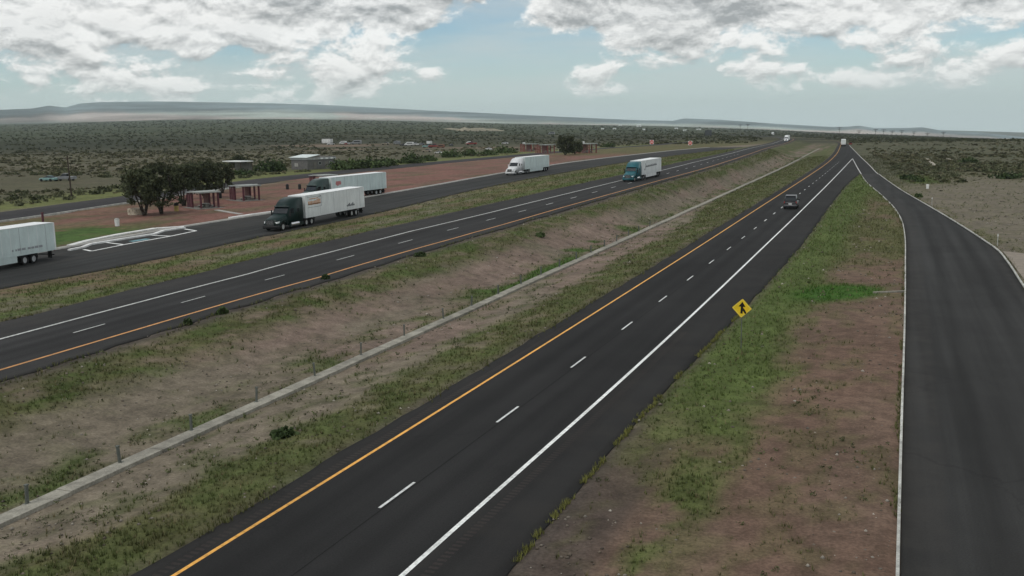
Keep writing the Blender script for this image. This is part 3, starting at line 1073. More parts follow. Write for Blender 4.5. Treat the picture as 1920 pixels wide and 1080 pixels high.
wk = tag(empty('white_kerb', (-96.6, 140, 1.2)), 'white-painted kerb beside the dark green truck', 'kerb')
poly_strip(wk, [tuple(hit(*p_)[:2]) for p_ in ((431, 410), (470, 404), (514, 398))], .55, .22, 'curb_white', 'kerb_stone')
poly_strip(ka, H((130, 470), (155, 465), (170, 459), (232, 449), (290, 440), (306, 434), (346, 428)), .5, .18, 'curb_white', 'kerb_stone')
kb = tag(empty('bay_walk', (-98, 105, 1.2)), 'sloping pale walk edge behind the accessible parking bay', 'walkway')
poly_strip(kb, H((132, 462), (165, 453), (225, 441), (292, 430), (345, 427)), .9, .20, 'curb_white', 'walk_edge')
bay = tag(empty('parking_bay', (-92, 100, 1.2)), 'accessible parking bay outlined in white paint with a blue symbol', 'parking bay')
poly_strip(bay, H((157, 468), (172, 471), (232, 459), (320, 443), (368, 433), (346, 429.5)), .36, .02, 'paint_white', 'bay_line', 0, False)
poly_strip(bay, H((196, 454.5), (232, 459)), .36, .024, 'paint_white', 'bay_line', 0, False)
poly_strip(bay, H((284, 441.5), (320, 443)), .36, .024, 'paint_white', 'bay_line', 0, False)
c = H((262, 450.5))[0]
poly_strip(bay, [(c[0] - .3, c[1] - 1.2), (c[0] + .3, c[1] + 1.2)], 1.1, .022, 'paint_blue', 'blue_symbol', 0, False)
bkk = tag(empty('low_kerb', (-136, 130, 1.2)), 'low pale kerb along the near side of the back road', 'kerb')
kerb_run(bkk, bk_n, 92, 190, 6.0, 'concrete_curb', .3, .22, .3)

# ------------------------------------------------------------------ vehicles
def rrect(hw, z0, z1, y, r=.12, hwt=None):
    hwt = hw if hwt is None else hwt
    return [(-hw + r, y, z0), (hw - r, y, z0), (hw, y, z0 + r), (hwt, y, z1 - r), (hwt - r, y, z1), (-hwt + r, y, z1), (-hwt, y, z1 - r), (-hw, y, z0 + r)]


def wheel_mesh(r, w_, rim='rim'):
    n = 18
    prof = [(-w_ / 2, r * .62), (-w_ / 2, r * .93), (-w_ * .38, r), (w_ * .38, r), (w_ / 2, r * .93), (w_ / 2, r * .62)]
    secs = [[(x, q * math.cos(2 * math.pi * i / n), q * math.sin(2 * math.pi * i / n)) for x, q in prof] for i in range(n)]
    mb = MB()
    k = len(prof)
    vs_ = [p for s in secs for p in s]
    fs = []
    for i in range(n):
        j = (i + 1) % n
        for a in range(k - 1):
            fs.append((i * k + a, i * k + a + 1, j * k + a + 1, j * k + a))
    mb.add(vs_, fs)
    tyre = mb.mesh('wheel', 'rubber')
    rb = MB().cyl((-w_ * .36, 0, 0), (w_ * .36, 0, 0), r * .63, n=16).cyl((-w_ * .42, 0, 0), (w_ * .42, 0, 0), r * .22, n=10)
    return tyre, rb.mesh('rim', rim)


TRUCK_WHEEL = wheel_mesh(.52, .30)
DUAL_WHEEL = wheel_mesh(.52, .58)
CAR_WHEEL = wheel_mesh(.34, .22)


def put_wheel(kind, parent, x, y, r):
    t = link_mesh('wheel', kind[0], parent, (x, y, r))
    link_mesh('rim', kind[1], t)


def semi(label, loc, heading, cab_mat, trailer_mat='trailer_white', skirt=None, prints=None, tank=True, group='semi-trailer trucks', short=False, lights=False, slide=0.0):
    """articulated truck: nose at the origin, travelling towards local +Y"""
    dx_, dy_ = heading
    t = tag(empty('semi_truck', loc, math.atan2(-dx_, dy_)), label, 'truck', group)
    n_ = math.hypot(dx_, dy_); e_ = (loc[0] - dx_ / n_ * 20, loc[1] - dy_ / n_ * 20)
    t.rotation_euler.x = math.atan2(loc[2] - (gz(*e_) + .012), 20)
    # tractor -------------------------------------------------
    hood = MB().loft([rrect(.80, .75, 1.30, -.02, .16), rrect(.98, .62, 1.56, -.35, .2), rrect(1.06, .62, 1.80, -1.2, .22), rrect(1.12, .62, 2.02, -2.15, .22), rrect(1.16, .62, 2.12, -2.5, .2)])
    hood.build('hood', cab_mat, t, .02, True)
    for s in (-1, 1):
        arch = [(-.42 - .75 * (1 - math.cos(a)), .72 + .62 * math.sin(a)) for a in np.linspace(0, math.pi, 9)]
        arch = arch + [(y, z - .10) for y, z in reversed(arch)]
        MB().prism(arch, s * 1.02, s * 1.24).build('fender', cab_mat, t)
    cab = MB()
    side = [(-2.35, .62), (-2.35, 2.06), (-3.02, 2.92), (-3.18, 3.10), (-3.62, 3.48), (-4.2, 3.78), (-5.1, 3.96), (-6.1, 3.98), (-6.1, .95), (-5.2, .62)]
    cab.prism(side, -1.22, 1.22)
    cab.build('cab', cab_mat, t, .10, True)
    # glazing, slightly proud of the shell
    ws = MB()
    a0, a1 = Vector((0, -2.37, 2.10)), Vector((0, -2.98, 2.89))
    nrm = Vector((0, (a1 - a0).z, -(a1 - a0).y)).normalized()
    pts = []
    for off in (.03, -.05):
        for p, hw in ((a0, 1.06), (a1, .98)):
            for s in (-1, 1):
                q = p + nrm * off
                pts.append((s * hw, q.y, q.z))
    ws.add(pts, [(0, 1, 3, 2), (4, 6, 7, 5), (0, 4, 5, 1), (2, 3, 7, 6), (0, 2, 6, 4), (1, 5, 7, 3)])
    ws.build('windshield', 'glass', t)
    for s in (-1, 1):
        MB().prism([(-2.62, 2.12), (-3.05, 2.72), (-3.72, 2.74), (-3.72, 2.05)], s * 1.20, s * 1.243).build('side_window', 'glass', t)
        MB().prism([(-4.5, 2.15), (-4.5, 2.6), (-5.0, 2.6), (-5.0, 2.15)], s * 1.20, s * 1.24).build('sleeper_window', 'glass', t)
        MB().box(s * 1.30, s * 1.50, -2.62, -2.50, 1.72, 2.52).build('mirror', 'chassis' if cab_mat != 'truck_white' else 'truck_white', t, .03)
        MB().cyl((s * 1.0, -3.0, .62), (s * 1.0, -4.9, .62), .33, n=14).build('fuel_tank', 'chrome', t, .03)
        MB().prism([(-2.6, .35), (-2.6, .75), (-6.0, .75), (-6.0, .35)], s * 1.17, s * 1.225).build('side_fairing', cab_mat, t)
        lm = 'headlight_on' if lights else 'lamp'
        MB().loft([[(s * .72, -.02, 1.00), (s * .98, -.12, 1.02), (s * .99, -.16, 1.24), (s * .74, -.02, 1.22)],
                   [(s * .72, -.30, 1.00), (s * 1.05, -.62, 1.04), (s * 1.05, -.66, 1.30), (s * .74, -.3, 1.22)]]).build('headlight', lm, t)
    g_ = MB().box(-.56, .56, -.05, .04, .80, 1.46)
    for i in range(6):
        g_.box(-.55, .55, .04, .06, .84 + i * .1, .87 + i * .1, 1)
    g_.build('grille', ['chassis', 'chrome'], t)
    MB().loft([rrect(1.12, .34, .76, .10, .1), rrect(1.20, .34, .78, -.25, .1), rrect(1.22, .34, .74, -.55, .1)]).build('bumper', cab_mat if cab_mat != 'truck_green' else 'chassis', t, .02, True)
    MB().prism([(-2.93, 2.84), (-2.75, 2.88), (-2.70, 2.97), (-3.08, 3.05)], -1.1, 1.1).build('sun_visor', cab_mat, t)
    MB().box(-.45, .45, -1.0, -8.3, .55, .85).build('chassis', 'chassis', t)
    MB().box(-.5, .5, -6.9, -7.9, .85, 1.12).build('fifth_wheel', 'chassis', t)
    for s in (-1, 1):
        put_wheel(TRUCK_WHEEL, t, s * 1.06, -1.17, .52)
        for y in (-6.75, -8.05):
            put_wheel(DUAL_WHEEL, t, s * .96, y, .52)
    # trailer -------------------------------------------------
    L0, L1 = (-6.55, -22.6) if not short else (-6.55, -15.3)
    tb = MB().box(-1.29, 1.29, L1, L0, 1.16, 4.08).build('trailer_box', trailer_mat, t, .03)
    MB().box(-1.31, 1.31, L1 - .01, L0 + .01, 4.03, 4.115).build('roof', 'trailer_roof', tb, .02)
    MB().box(-1.315, 1.315, L1 - .015, L0 + .015, 1.08, 1.22).build('bottom_rail', trailer_mat, tb)
    for s in (-1, 1):
        k_ = int((L0 - L1) / 1.22)
        for j in range(1, k_):
            ys_ = L0 + (L1 - L0) * j / k_
            MB().box(s * 1.286, s * 1.296, ys_ - .02, ys_ + .02, 1.24, 4.0).build('seam', 'trailer_roof' if j % 3 else 'print_grey', tb)
        for y in (L0, L1):
            MB().box(s * 1.24, s * 1.325, y - .10, y + .10, 1.1, 4.09).build('corner_post', 'trailer_roof', tb)
        MB().box(s * .02, s * 1.22, L1 - .035, L1 - .004, 1.2, 3.98).build('rear_door', trailer_mat, tb)
        MB().box(s * .55, s * .59, L1 - .07, L1 - .03, 1.3, 3.9).build('lock_rod', 'chrome', tb)
        MB().box(s * .9, s * 1.2, L1 - .05, L1 - .02, 1.0, 1.1).build('tail_light', 'tail_red', t)
        MB().box(s * .85, s * 1.0, L0 - 2.6, L0 - 2.45, .35, 1.16).build('landing_leg', 'chassis', t)
        MB().box(s * .7, s * 1.25, L1 + .55, L1 + .58, .25, 1.1).build('mud_flap', 'rubber', t)
        for y in (L1 + slide + 1.75, L1 + slide + 3.0):
            put_wheel(DUAL_WHEEL, t, s * .97, y, .52)
        if skirt:
            MB().prism([(L0 - 3.2, .42), (L0 - 3.2, 1.1), (L1 + slide + 4.1, 1.1), (L1 + slide + 4.1, .42)], s * 1.25, s * 1.28).build('side_skirt', skirt, t)
    MB().box(-.55, .55, L1 + slide + 1.1, L1 + slide + 4.0, .75, 1.08).build('bogie', 'chassis', t)
    MB().box(-.45, .45, L1 + 4.0, L0 - .3, 1.0, 1.1).build('floor_beam', 'chassis', t)
    MB().box(-1.1, 1.1, L1 - .02, L1 + .08, .5, .62).build('rear_guard', 'chassis', t)
    if prints:
        for s in (-1, 1):
            prints(t, s, L0, L1)
    return t


def stroke_print(tb, s, mat, y0, z0, strokes, slope=0.0):
    """flat print on a trailer side, made of short strokes: (dy, dz, length, height)"""
    mb = MB()
    for dy_, dz_, ln, hh in strokes:
        y = y0 - dy_
        mb.box(s * 1.292, s * 1.301, y - ln, y, z0 + dz_ + slope * dy_, z0 + dz_ + hh + slope * dy_)
    tag(mb.build('side_print', mat, tb), kind='stuff')


def print_t2(t, s, L0, L1):
    fr = MB()
    for a in ((L0 - .5, L0 - 4.1, 3.78, 3.83), (L0 - .5, L0 - 4.1, 2.38, 2.43)):
        fr.box(s * 1.292, s * 1.300, a[1], a[0], a[2], a[3])
    fr.box(s * 1.292, s * 1.300, L0 - 4.1, L0 - 4.02, 2.38, 3.83)
    fr.prism([(L0 - 2.2, 3.45), (L0 - 2.2, 3.52), (L0 - 4.0, 3.80), (L0 - 4.0, 3.70)], s * 1.292, s * 1.300)
    fr.build('print_frame', 'print_grey', t)
    r = random.Random(4)
    stroke_print(t, s, 'print_orange', L0 - .7, 2.75, [(i * .36, .05 * math.sin(i * 2), .26, .42 + .3 * r.random()) for i in range(9)] + [(0, 0, 3.1, .16), (.3, .75, 2.2, .10)])
    stroke_print(t, s, 'print_dark', L1 + 5.1, 1.62, [(i * .33, 0, .26, .22 + .12 * (i % 3)) for i in range(7)])


def print_t1(t, s, L0, L1):
    stroke_print(t, s, 'print_grey', L1 + 6.1, 1.62, [(0, 0, .2, .2), (.45, 0, .2, .2), (.75, 0, .5, .24), (1.35, 0, .5, .24), (2.15, 0, .42, .22), (2.65, 0, .42, .22), (3.15, 0, .5, .24), (3.75, 0, .5, .24)])


def print_t3(t, s, L0, L1):
    stroke_print(t, s, 'print_red', L0 - 1.2, 2.7, [(0, 0, 1.5, .42), (.1, .42, 1.3, .22), (.3, -.16, .5, .18)])


def print_t5(t, s, L0, L1):
    mb = MB()
    for i in range(14):
        a = 2.2 + 3.4 * i / 13
        p0 = (0, L0 - 2.2 + .62 * math.cos(a), 2.75 + .72 * math.sin(a))
        mb.box(s * 1.292, s * 1.300, p0[1] - .12, p0[1] + .12, p0[2] - .1, p0[2] + .1)
    tag(mb.build('side_print', 'print_grey', t), kind='stuff')
    stroke_print(t, s, 'print_dark', L0 - 3.0, 2.55, [(i * .62, 0, .46, .30 + .14 * (i % 2)) for i in range(15)], .012)


def on(u, v, dz=.012):
    return (u, v, gz(u, v) + dz)


semi('white trailer of a truck leaving past the left photo edge on the rest-area road', on(-85.8, 61.7), (.045, -1), 'truck_white', 'trailer_teal', 'trailer_teal', print_t1, slide=1.4)
semi('dark green truck with white trailer and orange side print on the rest-area road', on(-74.1, 108.7), (.0, -1), 'truck_green', 'trailer_white', None, print_t2, slide=.6)
semi('grey-green truck with pale trailer and red patch parked behind the dark green truck', on(-93.0, 146.0), (-.15, -1), 'truck_greygreen', 'trailer_teal', None, print_t3)
semi('all-white truck driving alone along the rest-area road by the red ground', on(-85.4, 226.5), (-.06, -1), 'truck_white', 'trailer_teal', 'trailer_teal', None)
semi('teal truck with white trailer on the westbound carriageway', on(-50.2, 202.8), (-.04, -1), 'truck_teal', 'trailer_white', 'trailer_roof', print_t5)
p = hit(1474, 265.5)
semi('distant white truck coming towards the camera on the westbound carriageway', on(p.x, p.y), (.04, -1), 'truck_white', 'trailer_white', None, None, lights=True)
p = hit(1450, 253)
semi('farthest tiny white truck where the westbound carriageway bends away', on(p.x, p.y), (.18, -1), 'truck_white', 'trailer_white', None, None, lights=True)
semi('distant white truck going away on the eastbound carriageway', on(-25.2, 655), (-.04, 1), 'truck_white', 'trailer_white', None, None)

# dark van on the eastbound lanes
van = tag(empty('dark_van', on(-15.15, 179.6), 0.0), 'dark people carrier driving away in the right eastbound lane', 'van', 'cars on the eastbound carriageway')
sec = [rrect(.90, .42, 1.00, -2.45, .1), rrect(1.02, .34, 1.12, -2.30, .14), rrect(1.04, .30, 1.16, -.5, .14), rrect(1.03, .30, 1.14, 1.3, .14), rrect(.98, .34, 1.02, 2.1, .14), rrect(.82, .42, .86, 2.5, .12)]
MB().loft(sec).build('body', 'van_black', van, 0, True)
top = [rrect(.93, 1.08, 1.14, -2.36, .02, .92), rrect(.96, 1.08, 1.60, -2.15, .1, .86), rrect(.98, 1.1, 1.88, -1.75, .14, .84), rrect(.99, 1.1, 1.93, -.6, .14, .84), rrect(.98, 1.08, 1.88, .4, .14, .82), rrect(.95, 1.05, 1.12, 1.35, .02, .90)]
gh = MB().loft(top).build('cabin', 'glass', van, 0, True)
MB().loft([rrect(.80, 1.86, 1.92, -1.95, .02), rrect(.84, 1.88, 1.97, -1.5, .03), rrect(.85, 1.9, 1.99, -.5, .03), rrect(.80, 1.84, 1.92, .4, .03)]).build('roof', 'van_roof', van, 0, True)
MB().prism([(-2.40, 1.16), (-2.20, 1.62), (-2.17, 1.60), (-2.36, 1.14)], -.78, .78).build('rear_window', 'glass', van)
MB().loft([rrect(.98, .40, .66, -2.56, .08), rrect(1.03, .38, .70, -2.3, .08)]).build('rear_bumper', 'van_roof', van, .02, True)
for s in (-1, 1):
    MB().box(s * .80, s * .99, -2.40, -2.30, .80, 1.12).build('tail_light', 'tail_red', van, .02)
    MB().box(s * 1.0, s * 1.18, .95, 1.1, 1.12, 1.3).build('mirror', 'van_black', van, .03)
    for y in (-1.5, 1.5):
        put_wheel(CAR_WHEEL, van, s * .90, y, .34)
MB().box(-.26, .26, -2.585, -2.55, .72, .86).build('number_plate', 'sign_white', van)
van.scale = (1.08, 1.08, 1.2)


def car_mesh(kind, paint):
    """small road vehicle as one mesh: paint, glass, rubber"""
    mb = MB()
    if kind == 'sedan':
        mb.loft([rrect(.80, .35, .78, -2.25, .1), rrect(.88, .28, .92, -1.9, .12), rrect(.90, .28, .95, .6, .12), rrect(.88, .28, .88, 1.6, .12), rrect(.78, .34, .72, 2.2, .1)], 0)
        mb.loft([rrect(.80, .90, .95, -1.75, .02), rrect(.78, .9, 1.38, -1.05, .08, .64), rrect(.78, .9, 1.42, -.1, .08, .64), rrect(.82, .88, .94, .95, .02)], 1)
        mb.loft([rrect(.62, 1.37, 1.40, -1.05, .01), rrect(.62, 1.40, 1.44, -.1, .01)], 0)
        ws = (-1.35, 1.4)
    elif kind == 'pickup':
        mb.loft([rrect(.92, .42, 1.12, -2.7, .08), rrect(.95, .40, 1.14, -2.5, .1), rrect(.95, .40, 1.14, .9, .1), rrect(.93, .40, 1.05, 2.2, .12), rrect(.85, .45, .92, 2.65, .1)], 0)
        mb.loft([rrect(.86, 1.1, 1.8, -.9, .08, .74), rrect(.86, 1.1, 1.84, .1, .08, .74), rrect(.88, 1.08, 1.16, .95, .02)], 1)
        mb.loft([rrect(.72, 1.80, 1.84, -.9, .01), rrect(.72, 1.82, 1.88, .1, .01)], 0)
        ws = (-1.7, 1.75)
    elif kind == 'van':
        mb.loft([rrect(.95, .4, 2.0, -2.5, .15, .88), rrect(.98, .35, 2.08, -2.3, .15, .9), rrect(.98, .35, 2.08, 1.0, .15, .9), rrect(.95, .35, 1.2, 1.9, .15), rrect(.85, .4, 1.0, 2.4, .12)], 0)
        mb.prism([(1.05, 1.95), (1.80, 1.28), (1.84, 1.32), (1.12, 2.0)], -.8, .8, 1)
        for s in (-1, 1):
            mb.box(s * .93, s * .985, -2.0, .9, 1.25, 1.75, 1)
        ws = (-1.5, 1.5)
    else:   # box trailer
        mb.box(-1.2, 1.2, -3.6, 3.6, .7, 3.2, 0)
        mb.box(-.5, .5, 3.6, 4.8, .6, .75, 2)
        mb.box(-1.22, 1.22, -3.62, 3.62, 3.2, 3.26, 1)
        ws = (-1.0, -.1)
    r = .36
    for s in (-1, 1):
        for y in ws:
            mb.cyl((s * .72, y, r), (s * .96, y, r), r, n=12, mi=2)
    me = mb.mesh(kind, [paint, 'glass', 'rubber'])
    return me


CARS = {}


def car(name, kind, paint, label, loc, rz, cat, group=None, sc=1.0):
    key = (kind, paint)
    if key not in CARS:
        CARS[key] = car_mesh(kind, paint)
    return tag(link_mesh(name, CARS[key], None, loc, (0, 0, rz), (sc,) * 3), label, cat, group)


car('pickup', 'pickup', 'scrap_red', 'distant dark red pickup beside the far eastbound truck', on(-21.4, 668), .04, 'pickup', None)

# scrapyard beyond the back road: wrecks and trailers lying about
yard = [
    (614, 270.5, 'trailer', 'white', .9, 'white box trailer at the left end of the scrapyard row', 1.0),
    (620, 272.0, 'sedan', 'white', 2.1, 'white wrecked car beside the white box trailer in the scrapyard', 1.0),
    (643, 270.5, 'van', 'white', 1.1, 'white wrecked van beside a small red car in the scrapyard', .9),
    (648, 271.5, 'sedan', 'red', .4, 'small red car between two white wrecks in the scrapyard', .9),
    (653, 270.5, 'sedan', 'white', 2.6, 'white car right of the small red car in the scrapyard', .9),
    (668, 271.0, 'van', 'grey', 1.5, 'grey van at the right end of the left scrapyard row', 1.2),
    (723, 271.5, 'sedan', 'tan', 1.5, 'tan wreck alone between the two scrapyard rows', 1.0),
    (744, 271.0, 'van', 'grey', .7, 'grey van at the left end of the right scrapyard row', 1.0),
    (757, 273.5, 'sedan', 'dark', 1.0, 'dark car among the wrecks left of the white cars', 1.0),
    (767, 273.5, 'van', 'white', 1.4, 'tall white van in the middle of the right scrapyard row', 1.0),
    (779, 273.0, 'pickup', 'white', .5, 'white pickup in the middle of the right scrapyard row', 1.0),
    (789, 272.5, 'sedan', 'grey', 2.0, 'grey car left of the white trailer in the scrapyard', 1.0),
    (805, 271.0, 'trailer', 'white', .5, 'white trailer standing highest in the right scrapyard row', .62),
    (802, 277.0, 'pickup', 'teal', 1.3, 'pale teal pickup below the white trailer in the scrapyard', 1.0),
    (814, 277.0, 'pickup', 'red', 1.45, 'bright red pickup beside the pale teal one in the scrapyard', 1.1),
    (826, 277.5, 'van', 'rust', 1.2, 'rusty van at the right of the red pickup', .8),
    (846, 274.0, 'sedan', 'dark', .3, 'dark wreck on the bare ground right of the rusty van', .9),
    (880, 270.5, 'van', 'white', 1.55, 'white-topped van above the dark red wreck', .8),
    (884, 272.0, 'pickup', 'red', 1.5, 'dark red wreck at the far right of the bare yard', 1.1),
    (800, 285.5, 'sedan', 'tan', 1.5, 'tan wreck nearest the bushes by the back road', .8),
    (822, 288.0, 'sedan', 'white', 1.0, 'small white wreck among bushes nearest the back road', .6),
    (916, 281.5, 'sedan', 'white', .6, 'white car among green bushes left of the white truck', .75),
    (947, 270.0, 'sedan', 'white', 1.1, 'white car on the scrub above the all-white truck', .8),
    (982, 271.5, 'van', 'white', .2, 'small white van above the red far shelters', .6),
    (1034, 252.5, 'van', 'grey', 1.4, 'grey van on the scrub left of the tall dark tree', 1.3),
    (1093, 269.5, 'van', 'white', .2, 'white van behind the far red shelter right of the dark tree', .6),
    (127, 236.5, 'trailer', 'white', 1.2, 'lone white shed-like trailer far out on the left plain', 1.5),
    (91, 340.0, 'sedan', 'teal', 1.3, 'pale teal wreck in the scrub left of the utility pole', .75),
    (122, 339.0, 'pickup', 'grey', 1.45, 'grey pickup wreck beside the utility pole', .75),
]
YARD = []
for px, py, kind, colr, rz, lab, sc in yard:
    p = hit(px, py)
    YARD.append((p.x, p.y))
    sc *= 1.35
    car('wrecked_' + {'sedan': 'car', 'trailer': 'trailer', 'van': 'van', 'pickup': 'pickup'}[kind], kind, 'scrap_' + colr, lab, (p.x, p.y, p.z), rz + TH, {'sedan': 'car', 'trailer': 'trailer', 'van': 'van', 'pickup': 'pickup'}[kind], 'scrapyard vehicles', sc)

# ------------------------------------------------------------------ signs and posts
p = hit(1389.5, 653)
sg = tag(empty('merge_sign', p, 0.10), 'yellow diamond merge sign on a post between the carriageway and ramp', 'road sign')
MB().cyl((0, 0.03, -.1), (0, 0.03, 2.75), .032, n=8).build('post', 'post_green', sg)
a = .647
ZC = 2.72


def diamond(r, y0, y1, rr_=.05):
    pts = []
    for cx_, cz_ in ((0, r), (r, 0), (0, -r), (-r, 0)):
        d = Vector((cx_, cz_)).normalized(); n_ = Vector((-d.y, d.x))
        for k_ in (1, 0, -1):
            q = d * (r - rr_ * (1.0 if k_ else .4)) + n_ * (rr_ * k_)
            pts.append((q.x, q.y))
    return pts


def plate(pts, y0, y1, name, mat, parent, zc=ZC, rot=0.0):
    c_, s_ = math.cos(rot), math.sin(rot)
    pts = [(x * c_ - z * s_, x * s_ + z * c_) for x, z in pts]
    n_ = len(pts)
    vs_ = [(x, y0, z + zc) for x, z in pts] + [(x, y1, z + zc) for x, z in pts]
    fs = [tuple(range(n_)), tuple(reversed(range(n_, 2 * n_)))] + [(i, n_ + i, n_ + (i + 1) % n_, (i + 1) % n_) for i in range(n_)]
    return MB().add(vs_, fs).build(name, mat, parent)


TILT = -.06
plate(diamond(a, 0, 0), -.004, .004, 'panel', 'sign_yellow', sg, rot=TILT)
ro, ri = diamond(a - .045, 0, 0), diamond(a - .085, 0, 0)
c_, s_ = math.cos(TILT), math.sin(TILT)
ro = [(x * c_ - z * s_, x * s_ + z * c_) for x, z in ro]
ri = [(x * c_ - z * s_, x * s_ + z * c_) for x, z in ri]
n_ = len(ro)
MB().add([(x, -.0075, z + ZC) for x, z in ro + ri], [(i, (i + 1) % n_, n_ + (i + 1) % n_, n_ + i) for i in range(n_)]).build('border', 'sign_edge', sg)
mbs = MB()


def flat(mb, pts):
    c2, s2 = math.cos(TILT), math.sin(TILT)
    mb.add([(x * c2 - z * s2, -.0085, x * s2 + z * c2 + ZC) for x, z in pts], [tuple(range(len(pts)))])


flat(mbs, [(-.075, -.36), (.075, -.36), (.075, .14), (-.075, .14)])
flat(mbs, [(-.23, .10), (.23, .10), (0, .44)])
flat(mbs, [(.078, -.16), (.24, -.38), (.32, -.30), (.19, -.08), (.078, .04)])
mbs.build('merge_arrow', 'sign_black', sg)
MB().box(-.05, .05, .004, .02, ZC - .3, ZC + .3).build('bracket', 'galvanized', sg)


def marker(px, py, h, label, mat='plastic_white', r=.05):
    q = hit(px, py)
    o = tag(empty('marker_post', q), label, 'marker post')
    MB().box(-r, r, -.02, .02, -.05, h).build('post', mat, o, .008)
    MB().box(-r * 1.1, r * 1.1, -.026, -.02, h - .3, h - .08).build('reflector', 'sign_white', o)


marker(1747, 386, 1.5, 'thin pale marker post right of the ramp, middle of the three', 'concrete_curb')
marker(1870, 462, 1.5, 'pale marker post beside the tan drain apron', 'concrete_curb')
marker(1739, 354, 1.0, 'short white marker post farthest up the ramp side', 'plastic_white', .28)


def red_sign(px, py, label, w_=.95):
    q = hit(px, py)
    D_ = q.x * FWD[0] + q.y * FWD[1]
    o = tag(empty('red_sign', q, TH), label, 'road sign', 'red and white signs by the rest-area ramp')
    MB().box(-.05, .05, -.05, .05, -.1, 1.2).build('post', 'galvanized', o)
    MB().box(-w_, w_, -.03, .0, .9, .9 + 2 * w_).build('panel', 'sign_white', o)
    MB().cyl((0, -.045, .9 + w_), (0, -.032, .9 + w_), w_ * .94, n=24).build('red_disc', 'sign_red', o)
    MB().box(-w_ * .62, w_ * .62, -.06, -.046, .9 + w_ * .84, .9 + w_ * 1.16).build('white_bar', 'sign_white', o)


red_sign(1222, 273, 'left one of two small red and white signs by the rest-area ramp', 1.25)
red_sign(1294, 275, 'right one of two small red and white signs by the rest-area ramp', 1.1)

# dark back of a billboard far ahead
q = hit(1328, 257)
bb = tag(empty('billboard', q, TH - .2), 'dark billboard standing beyond the westbound carriageway', 'billboard')
MB().box(-3.4, 3.4, -.15, .15, 1.6, 7.0).build('panel', 'sign_back', bb)
for x in (-2.4, 0, 2.4):
    MB().box(x - .15, x + .15, .15, .45, -.2, 6.8).build('post', 'wood_pole', bb)

# wooden utility pole left
q = hit(134.5, 371)
h_ = 8.2
up = tag(empty('utility_pole', q, TH + .5), 'dark wooden utility pole in the scrub behind the back road', 'utility pole')
MB().cyl((0, 0, -.2), (-.15, 0, h_), .16, .11, 8).build('pole', 'wood_pole', up)
MB().box(-.95, .65, -.06, .06, h_ - .55, h_ - .42).build('crossarm', 'wood_pole', up)
for x in (-.85, -.15, .55):
    MB().cyl((x, 0, h_ - .42), (x, 0, h_ - .2), .05, .04, 6).build('insulator', 'concrete_dark', up)

# transmission line along the right horizon
tops = [(1574, 238), (1611, 244), (1642, 241.5), (1657, 242), (1673, 244.5), (1691, 244), (1714, 246), (1739, 248.5), (1769, 246.5), (1388, 233), (1402, 232)]
tops.sort()
TO = ['first', 'second', 'third', 'fourth', 'fifth', 'sixth', 'seventh', 'eighth', 'ninth']
for i, (px, py) in enumerate(tops):
    D_ = 1500 if px > 1500 else 1900
    T_ = at_depth(px, py, D_)
    z0 = gz(T_.x, T_.y)
    hh = T_.z - z0
    o = tag(empty('transmission_pole', (T_.x, T_.y, z0), TH), ('tall thin transmission pole on the right skyline, %s from the left of nine' % TO[i - 2] if px > 1500 else '%s one of two thin transmission poles on the skyline left of the far bend' % ('left', 'right')[i]), 'utility pole', 'transmission line poles right' if px > 1500 else 'transmission line poles centre')
    MB().cyl((0, 0, -1), (0, 0, hh), .26, .18, 6).build('pole', 'wood_pole', o)
    MB().box(-3.4, 3.4, -.2, .2, hh - 1.5, hh - .9).build('crossarm', 'wood_pole', o)
    MB().box(-2.0, 2.0, -.2, .2, hh - 3.6, hh - 3.1).build('crossarm', 'wood_pole', o)

# rest-area small furniture
q = hit(81, 419)
o = tag(empty('marker_post', q), 'dark maroon post by the lawn behind the leaving trailer', 'post')
MB().box(-.12, .12, -.12, .12, -.1, 1.55).build('post', 'maroon', o, .02)
MB().box(-.16, .16, -.16, .16, 1.55, 1.62).build('cap', 'maroon', o)
q = hit(220, 424)
o = tag(empty('trash_can', q), 'small white trash can standing by the lawn', 'trash can')
MB().cyl((0, 0, 0), (0, 0, .95), .30, .34, 14).build('bin', 'plastic_white', o, .02)
MB().cyl((0, 0, .95), (0, 0, 1.12), .36, .22, 14).build('lid', 'concrete_pale', o)
q = hit(258, 402)
o = tag(empty('stone_planter', q), 'round pale stone planter under the leftmost tree', 'planter')
for k in range(16):
    a0, a1 = 2 * math.pi * k / 16, 2 * math.pi * (k + .93) / 16
    for lay in range(2):
        z0 = lay * .48; R0, R1 = 1.15 + .03 * random.random(), 1.45 + .05 * random.random()
        sh = .2 * lay
        v8 = [(r * math.cos(t + sh), r * math.sin(t + sh), z) for z in (z0, z0 + .45) for r, t in ((R0, a0), (R1, a0), (R1, a1), (R0, a1))]
        MB().add(v8, [(0, 3, 2, 1), (4, 5, 6, 7), (0, 1, 5, 4), (1, 2, 6, 5), (2, 3, 7, 6), (3, 0, 4, 7)]).build('stone', 'stone_wall', o)
MB().cyl((0, 0, 0), (0, 0, .8), 1.16, n=16).build('soil', 'wall_gray', o)
q = hit(331, 396)
o = tag(empty('barrel', q), 'dark-topped barrel left of the nearest shelter', 'trash barrel')
MB().cyl((0, 0, 0), (0, 0, .9), .36, .36, 14).build('drum', 'barrel_yellow', o, .02)
MB().cyl((0, 0, .9), (0, 0, 1.35), .40, .30, 14).build('lid', 'chassis', o)
